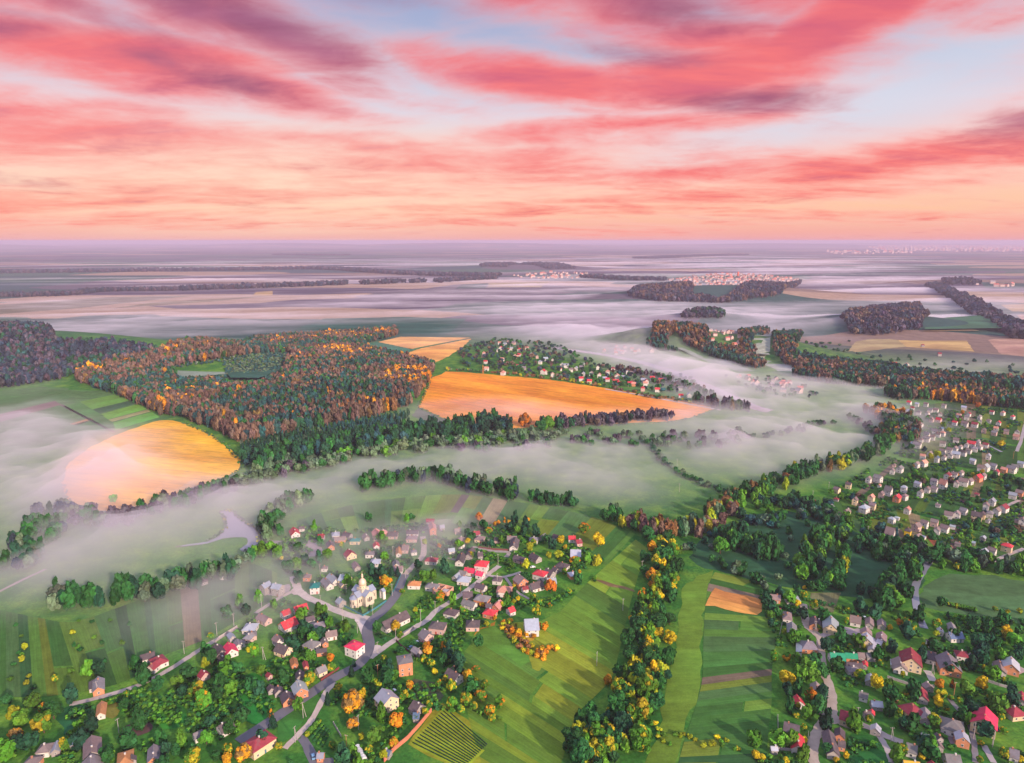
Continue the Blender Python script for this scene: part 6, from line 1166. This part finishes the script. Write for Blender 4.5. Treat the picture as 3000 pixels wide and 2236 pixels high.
# ---------------------------------------------------------------- mist: one low bank whose depth varies, even density inside
MIST_SIGMA = .016
MIST = [(1100, 552, 1500, 20, 0, .35), (600, 608, 900, 11, 0, .75), (300, 575, 700, 8, 0, .55), (1150, 568, 900, 10, 0, .6), (250, 700, 420, 42, -6, .74), (650, 690, 500, 34, -8, .66), (1150, 640, 380, 34, -5, .62), (1250, 690, 380, 45, -5, .58),
        (1850, 602, 460, 50, 8, .86), (1640, 575, 300, 12, 0, .7), (1700, 700, 270, 36, 0, .74), (1240, 738, 130, 30, 8, .95), (1330, 762, 120, 24, 14, .9), (1450, 800, 200, 24, 17, .92), (1590, 850, 150, 38, 24, .95), (1750, 875, 180, 56, 14, .92), (1500, 818, 240, 24, 18, .95), (1700, 900, 190, 50, 12, .85), (1345, 750, 170, 20, 8, .92),
        (1830, 828, 130, 36, 10, .6), (1800, 945, 190, 46, -6, .85), (1550, 970, 330, 42, -6, .82), (1160, 985, 330, 44, -8, .85), (1300, 1035, 220, 50, 0, .45), (850, 1010, 240, 34, -9, .55), (330, 770, 70, 20, 20, .3), (60, 815, 120, 24, -8, .3),
        (25, 965, 120, 80, -20, .85), (430, 800, 60, 14, 0, .6), (175, 1022, 150, 66, -20, .98), (45, 1010, 95, 80, -15, .9), (205, 1045, 110, 50, -18, .9), (60, 1080, 130, 110, 0, .62), (260, 1065, 170, 62, -12, .82), (440, 1110, 190, 46, -10, .58), (300, 1180, 280, 60, -12, .66), (600, 1085, 200, 55, -10, .55), (630, 1235, 190, 60, -16, .5),
        (430, 1330, 170, 60, -16, .52), (880, 1180, 160, 46, 0, .34), (970, 1150, 110, 46, -28, .45), (700, 1310, 150, 60, 0, .34), (1000, 905, 120, 24, 6, .5), (1190, 895, 260, 18, 4, .5), (2100, 792, 180, 22, 0, .4), (1780, 1000, 160, 26, -6, .5), (2050, 690, 160, 18, -8, .45),
        (1480, 905, 60, 20, 0, .6), (120, 1270, 220, 50, -8, .45), (100, 660, 300, 14, -4, .5)]
na, nd_ = 440, 520
dist = np.geomspace(300, 42000, nd_); ang = np.linspace(R(-56), R(56), na)
DD, AA = np.meshgrid(dist, ang, indexing='ij'); MX = DD * np.sin(AA); MY = DD * np.cos(AA)
pu, pv = proj(MX, MY, 0.0); pu = pu / VS; pv = pv / VS
inv = np.ones_like(MX)
wx = (fbm(MX / 420, MY / 420, 50, 4) - .5) * 90 * np.clip(DD / 1500, .5, 1.0); wy = (fbm(MX / 420, MY / 420, 60, 4) - .5) * 60 * np.clip(900 / DD, .12, 1.0)
for cx, cyy, rx, ry, rot, a_ in MIST:
    c_, s_ = math.cos(R(rot)), math.sin(R(rot)); u = pu + wx - cx; v = pv + wy - cyy
    q = ((u * c_ + v * s_) / rx) ** 2 + ((-u * s_ + v * c_) / ry) ** 2
    inv *= 1 - a_ * np.exp(-np.minimum(q, 30) ** .9)
al = (1 - inv) * np.where(DD < 1500, .80, np.clip(.80 + (DD - 1500) / 4000, .8, 1.08))
rot_ = .22
XR = MX * math.cos(rot_) + MY * math.sin(rot_); YR = -MX * math.sin(rot_) + MY * math.cos(rot_)
st = fbm(XR / 900, YR / 200, 70, 6, .55); bl = fbm(MX / 150, MY / 190, 80, 5, .55)
farf = np.clip((DD - 900) / 1200, 0, 1)
nz = st * farf + bl * (1 - farf) * .75 + st * (1 - farf) * .25
bl2 = fbm(MX / 60, MY / 75, 95, 4, .6)
mnear = np.clip(.78 + 1.7 * (nz - .47) + .8 * (bl2 - .5), .15, 1.35); mfar = np.clip(.16 + 2.8 * (nz - .28), .03, 1.45)
al = al * np.clip(1.25 - DD / 22000, .35, 1)
al = np.clip(al * (mfar * farf + mnear * (1 - farf)), 0, .96)
dep = np.arctan2(CAM_H, DD)
TH = np.minimum(-np.log(1 - al) * np.sin(dep) / MIST_SIGMA, 70) - .5
TH += np.where(TH > 1, ((fbm(MX / 55, MY / 55, 90, 4) - .5) * .95 * np.clip(DD / 900, .5, 1.2)) * np.clip(TH, 0, 30), 0)
edge = np.minimum(np.minimum(np.arange(na), na - 1 - np.arange(na)) / 12.0, 1.0)[None, :]
TH = np.where(TH > 0, TH * edge, TH)
TH = TH + .8 * hgt(MX, MY)
top = np.stack([MX, MY, TH], -1).reshape(-1, 3); bot = np.stack([MX, MY, 0 * MX - 4], -1).reshape(-1, 3)
V = np.concatenate([top, bot]).astype(np.float32); nb = len(top)
i0 = (np.arange(nd_ - 1)[:, None] * na + np.arange(na - 1)[None]).ravel(); T_ = np.stack([i0, i0 + na, i0 + na + 1, i0 + 1], -1)
rim = np.concatenate([np.arange(na), np.arange(1, nd_) * na + na - 1, (nd_ - 1) * na + np.arange(na - 2, -1, -1), np.arange(nd_ - 2, 0, -1) * na]); rn = np.roll(rim, -1)
F = np.concatenate([T_[:, ::-1], T_ + nb, np.stack([rim, rim + nb, rn + nb, rn], -1)]).astype(np.int32)
me = bpy.data.meshes.new('mist'); me.vertices.add(len(V)); me.vertices.foreach_set('co', V.ravel()); me.loops.add(F.size); me.loops.foreach_set('vertex_index', F.ravel())
me.polygons.add(len(F)); me.polygons.foreach_set('loop_start', np.arange(0, F.size, 4, dtype=np.int32)); me.update(calc_edges=True)
def volume_material(name, col, dens, aniso):
    m = bpy.data.materials.new(name); m.use_nodes = True; t = m.node_tree
    for n in list(t.nodes): t.nodes.remove(n)
    o = t.nodes.new('ShaderNodeOutputMaterial'); v = t.nodes.new('ShaderNodeVolumePrincipled'); v.inputs['Color'].default_value = (*col, 1)
    v.inputs['Density'].default_value = dens; v.inputs['Anisotropy'].default_value = aniso; t.links.new(v.outputs[0], o.inputs['Volume'])
    return m
me.materials.append(volume_material('mist_volume', (1.0, .92, 1.0), MIST_SIGMA, 0.0))
mist = tag(link(bpy.data.objects.new('mist', me)), 'low white morning mist lying in banks over the meadows and far plain', None, None, 'stuff')
v, f = box(-63000, 63000, -2600, 76000, -6, 262)
haze = mesh_obj('haze', v, f, volume_material('haze_volume', (.74, .62, .82), 6.0e-5, 0.0)); tag(haze, 'thin lilac morning haze filling the air', None, None, 'stuff')
